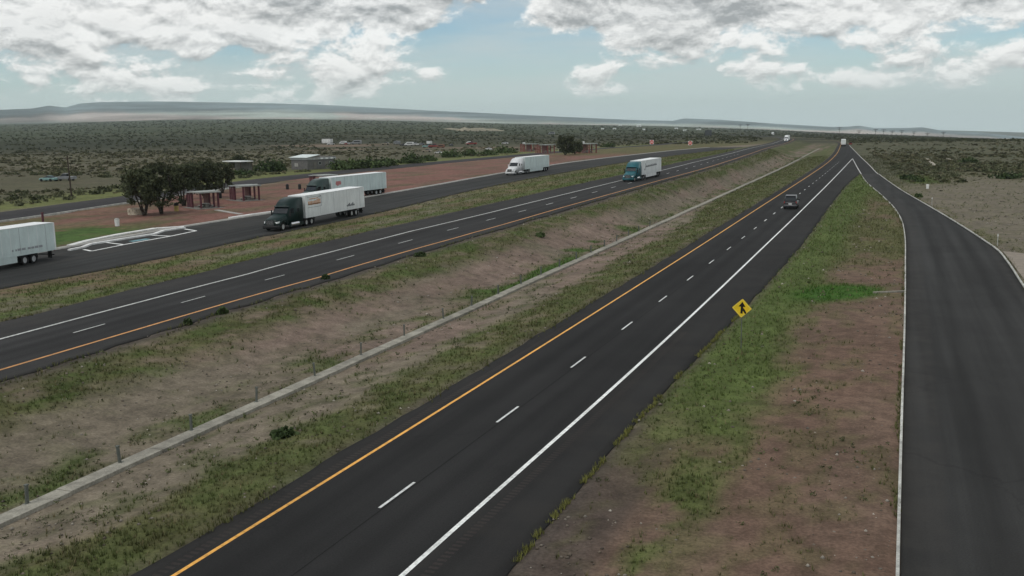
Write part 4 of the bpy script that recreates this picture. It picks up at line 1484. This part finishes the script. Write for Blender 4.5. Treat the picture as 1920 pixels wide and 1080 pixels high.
for px, py, lab in ((413, 372, 'dark barrel between the two nearest shelters'), (562, 355, 'dark barrel left of the half-hidden shelter'), (539, 355, 'small dark barrel farther left of the half-hidden shelter')):
    q = hit(px, py)
    o = tag(empty('barrel', q), lab, 'trash barrel')
    MB().cyl((0, 0, 0), (0, 0, .85), .32, .32, 12).build('drum', 'chassis', o, .02)
    MB().cyl((0, 0, .85), (0, 0, 1.1), .35, .2, 12).build('lid', 'chassis', o)


def shelter(loc, rz, label, sc=1.0, group='picnic shelters', red=False):
    o = tag(empty('picnic_shelter', loc, rz), label, 'shelter', group)
    o.scale = (sc,) * 3
    post = 'brick_red' if red else 'maroon'
    for x, y in ((-.75, -1.5), (1.0, 1.5), (2.75, -1.5), (-.75, 1.5), (2.75, 1.5)):
        MB().box(x - .13, x + .13, y - .13, y + .13, -.1, 2.55).build('post', post, o)
    MB().box(-1.0, 3.1, -1.9, 1.9, 2.55, 2.78).build('roof', 'roof_slab', o, .03)
    MB().box(-2.95, -1.05, -1.7, 1.7, 2.45, 2.62).build('side_roof', 'print_grey' if not red else 'brick_red', o, .03)
    for x in (-2.75, -2.05, -1.35):
        MB().box(x - .17, x + .17, -1.55, -1.42, -.1, 2.45).build('screen_panel', post, o)
    MB().box(-2.9, -1.1, 1.4, 1.52, -.1, 2.45).build('screen_wall', 'maroon_wall', o)
    MB().box(.2, 1.9, -.45, .45, .70, .78).build('table_top', 'concrete_pale', o)
    for x in (.5, 1.6):
        MB().box(x - .1, x + .1, -.3, .3, -.05, .70).build('table_leg', 'concrete_dark', o)
    for y in (-.85, .85):
        MB().box(.2, 1.9, y - .16, y + .16, .40, .46).build('bench', 'concrete_pale', o)
        for x in (.5, 1.6):
            MB().box(x - .08, x + .08, y - .1, y + .1, -.05, .40).build('bench_leg', 'concrete_dark', o)
    MB().box(-3.2, 3.6, -2.3, 2.3, -.12, .05).build('floor_slab', 'concrete_dark' if not red else 'brick_red', o)
    return o


q = hit(381, 389); shelter(q, -TH + .05 - .2, 'maroon picnic shelter nearest the round stone planter')
q = hit(459, 375); shelter(q, -TH - .15, 'maroon picnic shelter just left of the dark green truck')
q = hit(606, 352); shelter(q, -TH - .15, 'picnic shelter half hidden behind the grey-green truck')
q = hit(992, 284); shelter(q, -TH - .1, 'far red picnic shelter behind the all-white truck', 1.35, 'far red picnic shelters', True)
q = hit(1022, 287); shelter(q, -TH - .1, 'far red picnic shelter left of the tall dark tree', 1.35, 'far red picnic shelters', True)
q = hit(1098, 287); shelter(q, -TH - .1, 'far red picnic shelter right of the tall dark tree', 1.5, 'far red picnic shelters', True)
# paved walk from the nearest shelter to the road
pw = tag(empty('shelter_walk', (-110, 145, 1.2)), 'pale paved walk from the nearest shelter to the roadside', 'walkway')
poly_strip(pw, H((406, 394), (452, 402)), .8, .06, 'concrete_pale', 'paving')

# ------------------------------------------------------------------ buildings
q = hit(577, 318.5)
bd = tag(empty('restroom_building', q, TH - .70), 'grey block building with sloping pale roof beyond the back road', 'building')
MB().box(-7.6, 0, 0, 10.6, -.2, 2.9).build('wall', 'wall_gray', bd)
MB().box(-7.8, .2, -.2, 10.8, 2.9, 3.5).build('parapet', 'band_pale', bd, .03)
MB().add([(-8.1, -.5, 3.5), (.4, -.5, 3.5), (.4, 4.6, 4.25), (-8.1, 4.6, 4.25), (-8.1, -.5, 3.62), (.4, -.5, 3.62), (.4, 4.6, 4.37), (-8.1, 4.6, 4.37)], [(0, 1, 2, 3), (4, 7, 6, 5), (0, 4, 5, 1), (1, 5, 6, 2), (2, 6, 7, 3), (3, 7, 4, 0)]).build('roof', 'roof_metal', bd)
MB().prism([(-.3, 3.5), (4.5, 4.23), (4.5, 3.5)], -7.7, .1).build('gable_wall', 'concrete_dark', bd)
MB().box(-7.7, .1, 4.7, 10.7, 3.5, 3.75).build('flat_roof', 'concrete_dark', bd)
for k in range(5):
    MB().box(.02, .24, 1.0 + k * 1.9, 2.0 + k * 1.9, 3.0, 3.4).build('vent_slot', 'shed_white' if k > 1 else 'concrete_pale', bd)
for y in (2.2, 6.6):
    d_ = MB().box(.005, .06, y, y + 1.1, -.1, 2.2).build('door', 'concrete_dark', bd)
for y in (4.2, 8.3):
    w_ = MB().box(.005, .05, y, y + .9, 1.3, 2.3).build('window', 'band_pale', bd)
    MB().box(.052, .06, y + .1, y + .8, 1.4, 2.2).build('pane', 'glass', w_)
MB().box(-6.0, -4.4, -.05, -.005, .9, 1.9).build('window', 'concrete_pale', bd)
q = hit(447, 322)
sh = tag(empty('open_shed', q, -.36), 'low open shed with bright white roof left of the block building', 'shed')
MB().box(-4.6, 4.6, -2.2, 2.2, 2.9, 3.15).build('roof', 'shed_white', sh, .03)
for x in (-4.2, 0, 4.2):
    for y in (-1.9, 1.9):
        MB().box(x - .1, x + .1, y - .1, y + .1, -.1, 2.9).build('post', 'wood_pole', sh)
MB().box(-4.2, 4.2, 1.7, 1.82, -.1, 2.6).build('back_wall', 'concrete_dark', sh)
q = hit(489, 321)
tag(car('wrecked_car', 'sedan', 'scrap_white', 'white car parked right of the open white-roofed shed', q, 1.2, 'car', None, .9))

far_b = [(1100, 234, 8, 4.0, 'small white shed at the left end of the far depot'), (1108, 236.5, 6, 2.2, 'low white store beside the small shed of the far depot'), (1126, 236.3, 30, 2.6, 'longest low white hall of the far depot'),
         (1131, 235.6, 10, 5.0, 'taller white hall in the middle of the far depot'), (1147, 235.5, 5, 4.0, 'narrow white building at the right of the far depot'), (1163, 236.5, 6, 2.4, 'pale little building right of the far depot'),
         (1170, 236, 5, 3.2, 'white little building second right of the far depot'), (1198, 237.5, 8, 4.0, 'bright white building alone right of the far depot'), (1207, 244.5, 5, 3.0, 'small white house below the lone bright building'),
         (1130, 242.5, 5, 2.4, 'pale hut on the plain below the far depot'), (1152, 242.5, 6, 2.0, 'second pale hut below the far depot'), (1268, 242, 6, 2.4, 'pale building on the plain left of the billboard'),
         (1284, 245.5, 7, 2.4, 'pale building nearest left of the billboard'), (1345, 238.5, 5, 4.0, 'white building above the billboard'), (1310, 243.5, 8, 2.0, 'long pale building just left of the billboard'), (602, 226.5, 4, 2.2, 'tiny white building at the foot of the left hills')]
for px, py, wpx, hpx, lab in far_b:
    q = hit(px, py)
    D_ = q.x * FWD[0] + q.y * FWD[1]
    W_, H_ = wpx * D_ / FPX, hpx * D_ / FPX
    o = tag(empty('far_building', q, TH + random.uniform(-.2, .2)), lab, 'building', 'far white buildings')
    MB().box(-W_ / 2, W_ / 2, -W_ * .2, W_ * .2, -1, H_ * .75).build('wall', 'shed_white', o)
    MB().prism([(-W_ * .23, H_ * .72), (0, H_), (W_ * .23, H_ * .72)], -W_ / 2 - .3, W_ / 2 + .3).build('roof', 'roof_metal', o)
    MB().box(-W_ * .1, W_ * .1, -W_ * .2 - .15, -W_ * .2 - .02, -.5, H_ * .5).build('door', 'concrete_dark', o)


# dirt banks
def mound(name, label, pts_px, hgt, wid, mat, cat='dirt mound'):
    base = [hit(*p_) for p_ in pts_px]
    secs = []
    for i, b_ in enumerate(base):
        k_ = math.sin(math.pi * (i + .35) / (len(base) - .3)) ** .6
        k_ *= .75 + .5 * random.random()
        s = []
        for j in range(9):
            t = -1 + 2 * j / 8
            zz = hgt * k_ * math.cos(t * math.pi / 2) ** 1.2 * (.85 + .3 * random.random()) if abs(t) < 1 else -1.0
            s.append((b_.x + FWD[0] * wid * t, b_.y + FWD[1] * wid * t, b_.z + zz - .1))
        secs.append(s)
    mb = MB()
    n_ = 9
    vs_ = [p_ for s in secs for p_ in s]
    fs = [(k_ * n_ + i, k_ * n_ + i + 1, (k_ + 1) * n_ + i + 1, (k_ + 1) * n_ + i) for k_ in range(len(secs) - 1) for i in range(n_ - 1)]
    mb.add(vs_, fs)
    return tag(mb.build(name, mat, None, 0, True), label, cat)


principled('dirt_pale', (0.30, 0.27, 0.20), 0.95, var=.2, vscale=.3)
principled('dirt_white', (0.36, 0.33, 0.27), 0.95, var=.25, vscale=1.0)
mound('dirt_bank', 'long pale dirt bank on the dark plain above the scrapyard', [(822 + i * 8.2, 246.3 - .06 * i) for i in range(16)], 5.5, 12, 'dirt_pale')
mound('dirt_pile', 'pale heap of dirt in the scrub right of the ramp', [(1734 + i * 3.4, 296 + i * 2.6) for i in range(8)], .8, 2.2, 'dirt_white')
mound('dirt_pile', 'low pale dirt streak at the right of the pale heap', [(1767 + i * 4, 297 + i * .5) for i in range(6)], .4, 3, 'dirt_white')

# ------------------------------------------------------------------ plants
def leaf_cloud(n, rx, rz, leaf, seed, quad=False, base=0.05):
    r = np.random.default_rng(seed)
    ctr = r.normal(size=(max(3, n // 12), 3)); ctr /= np.linalg.norm(ctr, axis=1)[:, None]
    ctr *= (0.35 + 0.5 * r.random((len(ctr), 1)))
    ctr[:, 2] = np.abs(ctr[:, 2])
    own = r.integers(0, len(ctr), n)
    p = ctr[own] + r.normal(size=(n, 3)) * .24
    p[:, 2] = np.abs(p[:, 2]) + base
    p = p * np.array([rx, rx, rz])
    a = r.normal(size=(n, 3)); a /= np.linalg.norm(a, axis=1)[:, None]
    b = np.cross(a, r.normal(size=(n, 3))); b /= np.linalg.norm(b, axis=1)[:, None]
    s = leaf * (.6 + .8 * r.random((n, 1)))
    if quad:
        v = np.stack([p - a * s - b * s * .5, p + a * s - b * s * .5, p + a * s + b * s * .5, p - a * s + b * s * .5], 1)
    else:
        v = np.stack([p - a * s, p + a * s * .8 + b * s * .4, p + b * s * 1.1], 1)
    k = v.shape[1]
    return v.reshape(-1, 3), np.arange(n * k).reshape(n, k)


def scatter(name, protos, pos, sc, rot, cols, mat, sz=None):
    """many plants as one body of ground cover"""
    V_, F_, C2, o = [], [], [], 0
    which = rng.integers(0, len(protos), len(pos))
    for k, (pv_, pf) in enumerate(protos):
        m_ = which == k
        if not m_.any():
            continue
        P, S, R, CC = pos[m_], sc[m_], rot[m_], cols[m_]
        c_, s_ = np.cos(R)[:, None], np.sin(R)[:, None]
        x = pv_[None, :, 0] * c_ - pv_[None, :, 1] * s_
        y = pv_[None, :, 0] * s_ + pv_[None, :, 1] * c_
        z = np.broadcast_to(pv_[None, :, 2], x.shape)
        vv = np.stack([x, y, z], -1) * S[:, None, None] + P[:, None, :]
        n_, q_ = vv.shape[:2]
        V_.append(vv.reshape(-1, 3))
        F_.append((pf[None] + (np.arange(n_) * q_)[:, None, None] + o).reshape(-1, pf.shape[1]))
        C2.append(np.repeat(CC, q_, axis=0))
        o += n_ * q_
    me = raw_mesh(name, np.concatenate(V_), np.concatenate(F_), mat, np.concatenate(C2))
    return tag(link_mesh(name, me), None, None, None, 'stuff')


def on_pave(u, v):
    return ((u > eb_l(v)) & (u < np.where(v < 300, er_edge(v), rp_r(v)))) | ((u > wb_o(v)) & (u < wb_i(v))) | ((u > rs_f(v) - 1.0) & (u < rs_n(v)) & (v < 640)) | ((u > bk_f(v)) & (u < bk_n(v)) & (v < 900)) | ((u > rp_l(v) - .3) & (u < rp_r(v) + .3) & (v < 301)) | (np.abs(u - DRAIN) < .66) | ((u > 12) & (u < 15.6) & (v > 93) & (v < 123.5))


def in_view(u, v, mg=.06):
    d = u * FWD[0] + v * FWD[1]; l = u * LAT[0] + v * LAT[1]
    s = l / np.maximum(d, 1)
    return (d > 5) & (np.abs(s) < .53 + mg)


# grass: tufts of thin blades, thickest on the verges
def tuft(nb, seed, spread=.16, lean=.55):
    r = np.random.default_rng(seed)
    a = r.random(nb) * 2 * math.pi
    b0 = np.stack([np.cos(a), np.sin(a)], -1) * (spread * np.sqrt(r.random((nb, 1))))
    dirn = np.stack([np.cos(a + r.normal(size=nb) * .5), np.sin(a + r.normal(size=nb) * .5)], -1)
    h = .55 + .6 * r.random(nb)
    ln = lean * (.3 + r.random(nb))[:, None]
    tip = np.c_[b0 + dirn * ln * h[:, None] * .8, h]
    side = np.stack([-dirn[:, 1], dirn[:, 0]], -1) * .075
    v0 = np.c_[b0 - side, np.full(nb, -.03)]; v1 = np.c_[b0 + side, np.full(nb, -.03)]
    return np.stack([v0, v1, tip], 1).reshape(-1, 3), np.arange(nb * 3).reshape(nb, 3)


TUFTS = [tuft(6, s) for s in range(8)]
N = 300000
v_ = 20 * np.exp(rng.random(N) * math.log(460 / 20))
u_ = -80 + 104 * rng.random(N)
keep = in_view(u_, v_) & ~on_pave(u_, v_)
u_, v_ = u_[keep], v_[keep]
s0, g0, c0_ = zones(u_, v_)
keep = rng.random(len(u_)) < c0_ ** 1.25 * .92
u_, v_, g0 = u_[keep], v_[keep], g0[keep]
hgt = (.10 + .14 * rng.random(len(u_))) * (1 + v_ / 420) * (.6 + .8 * fbm(u_ * .5, v_ * .3, 15))
mixs = rng.random((len(u_), 1))
gcol = g0 * (0.85 + .45 * rng.random((len(u_), 1)))
straw = rng.random(len(u_)) < .10
gcol[straw] = STRAW * (.6 + .5 * rng.random((straw.sum(), 1)))
gs = scatter('grass', TUFTS, np.stack([u_, v_, ground_z(u_, v_) - .03], -1), hgt, rng.random(len(u_)) * 6.28, gcol, 'leaf_attr')
gs['label'] = 'green and straw-coloured grass along the verges and in the median'

# tufts growing in the seam of the right shoulder
n = 1500
v_ = 22 + 60 * rng.random(n) ** 1.2
keep = fbm(v_ * .45, v_ * 0, 64) > .40
v_ = v_[keep]
u_ = er_edge(v_) + .07 * rng.normal(size=len(v_))
gcol = np.array([.19, .19, .055]) * (.7 + .5 * rng.random((len(v_), 1)))
gs = scatter('seam_grass', TUFTS, np.stack([u_, v_, ground_z(u_, v_) - .02], -1), .10 + .14 * rng.random(len(v_)), rng.random(len(v_)) * 6.28, gcol, 'leaf_attr')
gs['label'] = 'yellow-green weeds in the seam at the right edge of the shoulder'

# grass creeping over the pavement edges and the kerbs
n = 9000
v_ = 20 * np.exp(rng.random(n) * math.log(300 / 20))
wh = rng.integers(0, 5, n)
edge_u = np.select([wh == 0, wh == 1, wh == 2, wh == 3], [eb_l(v_) - .05, wb_i(v_) + .1, wb_o(v_) - .1, rp_l(v_) - .24], rp_r(v_) + .3)
edge_u = edge_u + .16 * rng.normal(size=n) * np.where(wh == 3, .5, 1)
keep = (rng.random(n) < sm(.42, .62, fbm(v_ * .3, wh * 7.3, 66)) * .8) & in_view(edge_u, v_) & ~((wh >= 3) & (v_ > 295))
u_, v_ = edge_u[keep], v_[keep]
gcol = np.array([.120, .125, .048]) * (.6 + .7 * rng.random((len(v_), 1)))
gs = scatter('edge_grass', TUFTS, np.stack([u_, v_, ground_z(u_, v_) - .02], -1), (.10 + .13 * rng.random(len(v_))) * (1 + v_ / 300), rng.random(len(v_)) * 6.28, gcol, 'leaf_attr')
gs['label'] = 'thin grass creeping over pavement edges and kerbs'

# small weeds dotted over bare soil
WEEDS = [leaf_cloud(16, .5, .5, .14, 100 + s) for s in range(6)]
N = 30000
v_ = 20 * np.exp(rng.random(N) * math.log(420 / 20))
u_ = -80 + 120 * rng.random(N)
keep = in_view(u_, v_) & ~on_pave(u_, v_)
u_, v_ = u_[keep], v_[keep]
cl = fbm(u_ * .35, v_ * .22, 33)
band = np.exp(-((u_ - DRAIN + 2.6) / 2.2) ** 2) * .5 + np.exp(-((u_ - DRAIN - 2.4) / 2.0) ** 2) * .35
keep = rng.random(len(u_)) < np.clip((sm(.42, .68, cl) * np.where(u_ > 11, .9, .55) + band) * np.where((u_ < -36.5) & (u_ > -41) & (v_ < 110), .12, 1.0), 0, 1)
u_, v_ = u_[keep], v_[keep]
wcol = np.array([.080, .090, .040]) * (.55 + .8 * rng.random((len(u_), 1)))
ws_ = scatter('weeds', WEEDS, np.stack([u_, v_, ground_z(u_, v_) - .03], -1), (.15 + .32 * rng.random(len(u_)) ** 2.4) * (1 + v_ / 300), rng.random(len(u_)) * 6.28, wcol, 'leaf_attr')
ws_['label'] = 'small dark weeds dotted over the bare soil'

# loose stones
r_ = np.random.default_rng(5)
oct_v = np.array([(1, 0, 0), (-1, 0, 0), (0, 1, 0), (0, -1, 0), (0, 0, .7), (0, 0, -.4)], float)
oct_f = np.array([(0, 2, 4), (2, 1, 4), (1, 3, 4), (3, 0, 4), (2, 0, 5), (1, 2, 5), (3, 1, 5), (0, 3, 5)])
STONES = [(oct_v * (0.7 + .6 * r_.random((6, 3))), oct_f) for _ in range(4)]
N = 16000
v_ = 20 * np.exp(rng.random(N) * math.log(200 / 20))
u_ = -48 + 78 * rng.random(N)
keep = in_view(u_, v_) & ~on_pave(u_, v_) & (rng.random(N) < sm(.4, .65, fbm(u_ * .25, v_ * .18, 83)))
u_, v_ = u_[keep], v_[keep]
scol = lerp(np.broadcast_to(np.array([.11, .09, .07]), (len(u_), 3)), np.array([.36, .33, .28]), rng.random(len(u_)) ** 3)
so = scatter('stones', STONES, np.stack([u_, v_, ground_z(u_, v_)], -1), (.025 + .07 * rng.random(len(u_)) ** 3) * (1 + v_ / 120), rng.random(len(u_)) * 6.28, scol, 'leaf_attr')
so['label'] = 'loose stones scattered over the soil'

# desert shrubs of the plain
SHRUBS = [leaf_cloud(64, 1.0, .62, .20, 200 + s, True) for s in range(8)]
SHRUB_ME = [raw_mesh('desert_shrub', v__, f__, 'leaf_shrub') for v__, f__ in SHRUBS]
SH_LO = [leaf_cloud(13, 1.0, .42, .40, 300 + s, True) for s in range(6)]


def plain_points(N, d0, d1, keepf):
    d = d0 * np.exp(rng.random(N) * math.log(d1 / d0))
    s = -.56 + 1.12 * rng.random(N)
    u = d * (FWD[0] + s * LAT[0]); v = d * (FWD[1] + s * LAT[1])
    k_ = ~on_pave(u, v) & keepf(u, v)
    return u[k_], v[k_]


def plain_ok(u, v):
    left = (u < bk_f(v) - 5)
    right = (u > rp_r(v) + 5) & (rng.random(len(u)) < sm(225, 330, v + 130 * (fbm(u * .045, v * .018, 36) - .5) - (u - 12) * .25))
    centre = (v > 660) & ((u < wb_o(v) - 14) | (u > np.maximum(rp_r(v), -60) + 8))
    yard_ = np.zeros(u.shape, bool)
    for yx, yy in YARD:
        for t in (0.0, .03, .06, .09):
            yard_ |= np.hypot(u - yx * (1 - t), v - yy * (1 - t)) < 13
    bldg = (np.hypot(u + 161, v - 257) < 14) | (np.hypot(u + 176, v - 245) < 8)
    cl = .6 * fbm(u * .022, v * .022, 44) + .4 * fbm(u * .007, v * .02, 45)
    pr = np.clip(.36 + 2.6 * (cl - .46), .05, 1) * np.where(left, .62, 1.0) * np.where(yard_, .0, 1)
    return (left | right | centre) & ~bldg & (rng.random(len(u)) < pr)


u_, v_ = plain_points(46000, 165, 760, plain_ok)
dist_ = u_ * FWD[0] + v_ * FWD[1]
size = (.34 + .95 * rng.random(len(u_)) ** 2.6)
order = np.argsort(-(size / dist_))
big = order[:300]; rest = order[300:]
for k, i in enumerate(big):
    o = link_mesh('desert_shrub', SHRUB_ME[k % 8], None, (u_[i], v_[i], gz(u_[i], v_[i]) - .05), (0, 0, rng.random() * 6.28), (size[i] * 1.15, size[i] * 1.15, size[i] * 1.1))
    sx_ = 960 + FPX * (u_[i] * LAT[0] + v_[i] * LAT[1]) / dist_[i]
    reg = 0 if sx_ < 134 else 1 if sx_ < 430 else 2 if sx_ < 1400 else 3 if sx_ < 1745 else 4
    where = ['left of the wooden utility pole', 'between the utility pole and the open white-roofed shed', 'beyond the back road right of the open shed', 'between the ramp and the pale heap of dirt', 'right of the pale heap of dirt beside the ramp'][reg]
    tag(o, 'low dark green desert shrub ' + where, 'shrub', 'desert shrubs ' + where)
near = rest[dist_[rest] < 430]; mid_ = rest[dist_[rest] >= 430]
SH_MID = [leaf_cloud(30, 1.0, .55, .30, 400 + s, True) for s in range(6)]
BASEC = np.array([.082, .082, .042])
for nm, sel, pr, lab in (('scrub', near, SHRUBS, 'scrub thicket of dark green desert bushes on the plain'), ('distant_scrub', mid_, SH_MID, 'more distant scrub covering the plain')):
    cc = BASEC * (.55 + .95 * rng.random((len(sel), 1))) * np.array([1, 1, 1])
    pale_ = rng.random(len(sel)) < .28
    cc[pale_] = np.array([.135, .125, .075]) * (.7 + .5 * rng.random((pale_.sum(), 1)))
    x = scatter(nm, pr, np.stack([u_[sel], v_[sel], ground_z(u_[sel], v_[sel]) - .05], -1), size[sel] * 1.1, rng.random(len(sel)) * 6.28, cc, 'leaf_attr')
    x['label'] = lab
u_, v_ = plain_points(34000, 640, 4300, plain_ok)
dist_ = u_ * FWD[0] + v_ * FWD[1]
sz_ = (.8 + 1.1 * rng.random(len(u_))) * (.8 + dist_ / 2000)
cc = lerp(np.broadcast_to(np.array([.036, .042, .020]), (len(u_), 3)), np.array([.070, .074, .036]), rng.random(len(u_)))
x = scatter('far_scrub', SH_LO, np.stack([u_, v_, ground_z(u_, v_) - .3], -1), sz_, rng.random(len(u_)) * 6.28, cc, 'leaf_attr')
x['label'] = 'far-off scrub reading as dark green bands below the hills'


def bush(px, py, w_m, h_m, label, n=260, mat='leaf_bush', group=None, seed=None):
    q = hit(px, py)
    sd_ = seed if seed is not None else int(px * 7 + py)
    v__, f__ = leaf_cloud(n, w_m / 2 * .95, h_m * .72, .16 + .05 * w_m / 2, sd_, True)
    o = tag(empty('bush', q), label, 'bush', group)
    link_mesh('foliage', raw_mesh('foliage', v__, f__, mat), o)
    mb = MB()
    r = random.Random(sd_)
    for k in range(5):
        t = r.random() * 6.28
        mb.cyl((.1 * math.cos(t), .1 * math.sin(t), -.1), (w_m * .28 * math.cos(t), w_m * .28 * math.sin(t), h_m * .55), .05, .02, 5)
    mb.build('stem', 'bark', o)
    return o


bush(1040 * .5 + 10, 818, 1.0, .3, 'flat dark green bush on the verge left of the yellow line', 300, 'leaf_bush', None, 41)
bush(353, 607, .55, .5, 'small upright green bush at the median edge of the westbound lanes', 160)
bush(418, 588, .7, .6, 'taller green bush right of the small one at the westbound edge', 180)
bush(610, 523, .8, .3, 'low dark bush beside the westbound yellow line', 140)
bush(790, 480, 1.2, .6, 'rounded bush on the median slope below the westbound lanes', 160)
bush(1013, 444, 1.3, .6, 'dark bush on the bare median soil below the far dashes', 140)
for px, py, w_m, h_m, lab in ((640, 318, 9, 3.6, 'green bush right beside the block building'), (668, 316, 10, 3.8, 'wide green bush second right of the block building'), (700, 314, 9, 3.4, 'green bush above the front of the pale trailer'),
                              (728, 311, 8, 3.0, 'green bush above the rear of the pale trailer'), (772, 306, 9, 4.0, 'tall rounded bush by the back road right of the pale trailer'), (800, 302, 8, 2.6, 'low green bush right of the tall rounded one'),
                              (846, 295, 10, 4.0, 'rounded green bush below the rusty van'), (880, 292, 9, 3.2, 'green bush below the dark red wreck'), (945, 287, 12, 4.0, 'big green bush left of the all-white truck'),
                              (915, 291, 9, 3.0, 'low green bush left of the big green bush'), (500, 322, 7, 4.6, 'tall dark bush left of the block building'), (520, 322, 6, 4.2, 'dark bush touching the left wall of the block building'),
                              (436, 328, 5, 1.9, 'dark bush in front of the open white-roofed shed'), (460, 328, 5, 1.9, 'dark bush at the right front of the open shed'),
                              (1140, 276, 9, 3.4, 'lone bush at the end of the red ground')):
    bush(px, py, w_m, h_m, lab, 420, 'leaf_bush')
for px, py, w_m, h_m, lab in ((1705, 336, 5, 1.6, 'bright green bush at the right side of the upper ramp'), (1720, 341, 4, 1.2, 'low bright green bush nearest the short white marker'), (1818, 305, 7, 2.4, 'rounded dark bush on the right scrub'), (1722, 370, 1.4, .8, 'small dark bush by the ramp kerb'), (1888, 335, 7, 2.0, 'dark green bush near the right photo edge')):
    bush(px, py, w_m, h_m, lab, 300, 'leaf_bush')


def tree(px, py, height, width, label, seed, low=.20, nclump=52, leaf=.17, mat='leaf_tree', per=100):
    q = hit(px, py)
    r = random.Random(seed); nr = np.random.default_rng(seed)
    o = tag(empty('tree', q), label, 'tree')
    wood = MB()
    tips = []

    def limb(p0, p1, r0, r1, bend=.25):
        p0, p1 = Vector(p0), Vector(p1)
        mid = (p0 + p1) / 2 + Vector((r.uniform(-1, 1), r.uniform(-1, 1), r.uniform(0, .6))) * (p1 - p0).length * bend * .5
        pts = [p0.lerp(mid, t).lerp(mid.lerp(p1, t), t) for t in (0, .25, .5, .75, 1)]
        for a_, b_, k_ in zip(pts[:-1], pts[1:], range(4)):
            wood.cyl(a_, b_, r0 + (r1 - r0) * k_ / 4, r0 + (r1 - r0) * (k_ + 1) / 4, 7)
        return p1

    R = width / 2
    nst = 4
    for k in range(nst):
        t = 2 * math.pi * (k + r.random() * .6) / nst
        e1 = limb((.12 * math.cos(t), .12 * math.sin(t), -.15), (R * .35 * math.cos(t), R * .35 * math.sin(t), height * r.uniform(.36, .5)), height * .022, height * .014)
        for j in range(3):
            t2 = t + r.uniform(-.9, .9); rr = R * r.uniform(.45, .85)
            e2 = limb(e1, (rr * math.cos(t2), rr * math.sin(t2), height * r.uniform(.5, .9)), height * .013, height * .006)
            tips.append(e2)
            for _ in range(2):
                t3 = t2 + r.uniform(-.7, .7); rr = R * r.uniform(.4, .98)
                e3 = limb(e1.lerp(e2, .55), (rr * math.cos(t3), rr * math.sin(t3), height * r.uniform(low + .05, .92)), height * .008, height * .003)
                tips.append(e3)
    wood.build('trunk', 'bark', o, 0, True)
    vs_, fs, off = [], [], 0
    cen = [Vector(t_) for t_ in tips]
    while len(cen) < nclump:
        t = r.random() * 6.28; ph = r.uniform(-.35, 1) ; rr = R * math.sqrt(max(0, 1 - (ph * .9) ** 2)) * r.uniform(.55, .95)
        cen.append(Vector((rr * math.cos(t), rr * math.sin(t), height * (.56 + .38 * ph))))
    for c__ in cen:
        n_ = int(per * r.uniform(.6, 1.3))
        rad = R * r.uniform(.20, .34)
        d = nr.normal(size=(n_, 3)); d /= np.linalg.norm(d, axis=1)[:, None]
        p_ = np.array(c__) + d * rad * (nr.random((n_, 1)) ** .45) * np.array([1, 1, .75])
        p_[:, 2] = np.clip(p_[:, 2], height * low * .6, height * 1.02)
        a_ = nr.normal(size=(n_, 3)); a_ /= np.linalg.norm(a_, axis=1)[:, None]
        b_ = np.cross(a_, nr.normal(size=(n_, 3))); b_ /= np.linalg.norm(b_, axis=1)[:, None]
        s = leaf * (.6 + .8 * nr.random((n_, 1)))
        vv = np.stack([p_ - a_ * s - b_ * s * .45, p_ + a_ * s - b_ * s * .45, p_ + a_ * s + b_ * s * .45, p_ - a_ * s + b_ * s * .45], 1).reshape(-1, 3)
        vs_.append(vv); fs.append(np.arange(n_ * 4).reshape(n_, 4) + off); off += n_ * 4
    link_mesh('crown', raw_mesh('crown', np.concatenate(vs_), np.concatenate(fs), mat), o)
    return o


tree(271, 404, 7.2, 7.0, 'dark tree with forked trunk over the round stone planter', 1)
tree(303, 401, 7.9, 7.0, 'tall dark tree between the stone planter and the barrel', 2)
tree(345, 386, 7.6, 6.4, 'dark tree behind the nearest shelter', 3)
tree(385, 372, 7.0, 6.2, 'dark tree between and behind the two nearest shelters', 4)
tree(416, 362, 6.2, 4.6, 'dark tree just left of the second shelter', 5)
tree(1060, 291, 7.6, 8.4, 'tall dark tree standing among the far red shelters', 6, .1, 44, .26)
tree(1078, 289, 5.8, 6.4, 'smaller dark tree right against the tall one', 7, .1, 34, .3)
tree(447, 314, 3.8, 5.0, 'dark green tree behind the open white-roofed shed', 8, .15, 28, .25)

# ------------------------------------------------------------------ the air
hz = bpy.data.materials.new('haze')
hz.use_nodes = True
hn = hz.node_tree
hn.nodes.clear()
pvn = hn.nodes.new('ShaderNodeVolumePrincipled')
pvn.inputs['Color'].default_value = (0.84, 0.97, 1.0, 1)
pvn.inputs['Density'].default_value = 5.0e-5
pvn.inputs['Anisotropy'].default_value = 0.0
ho = hn.nodes.new('ShaderNodeOutputMaterial')
hn.links.new(pvn.outputs[0], ho.inputs['Volume'])
MATS['haze'] = hz
zmin = min(float(Z.min()), float(HV[:, 2].min())) - 2.0
zmax = float(HV[:, 2].max()) + 8.0
hb = MB().box(-11900, 11900, -1900, 13500, zmin, zmax).build('haze', 'haze')
tag(hb, 'pale distant haze', None, None, 'stuff')
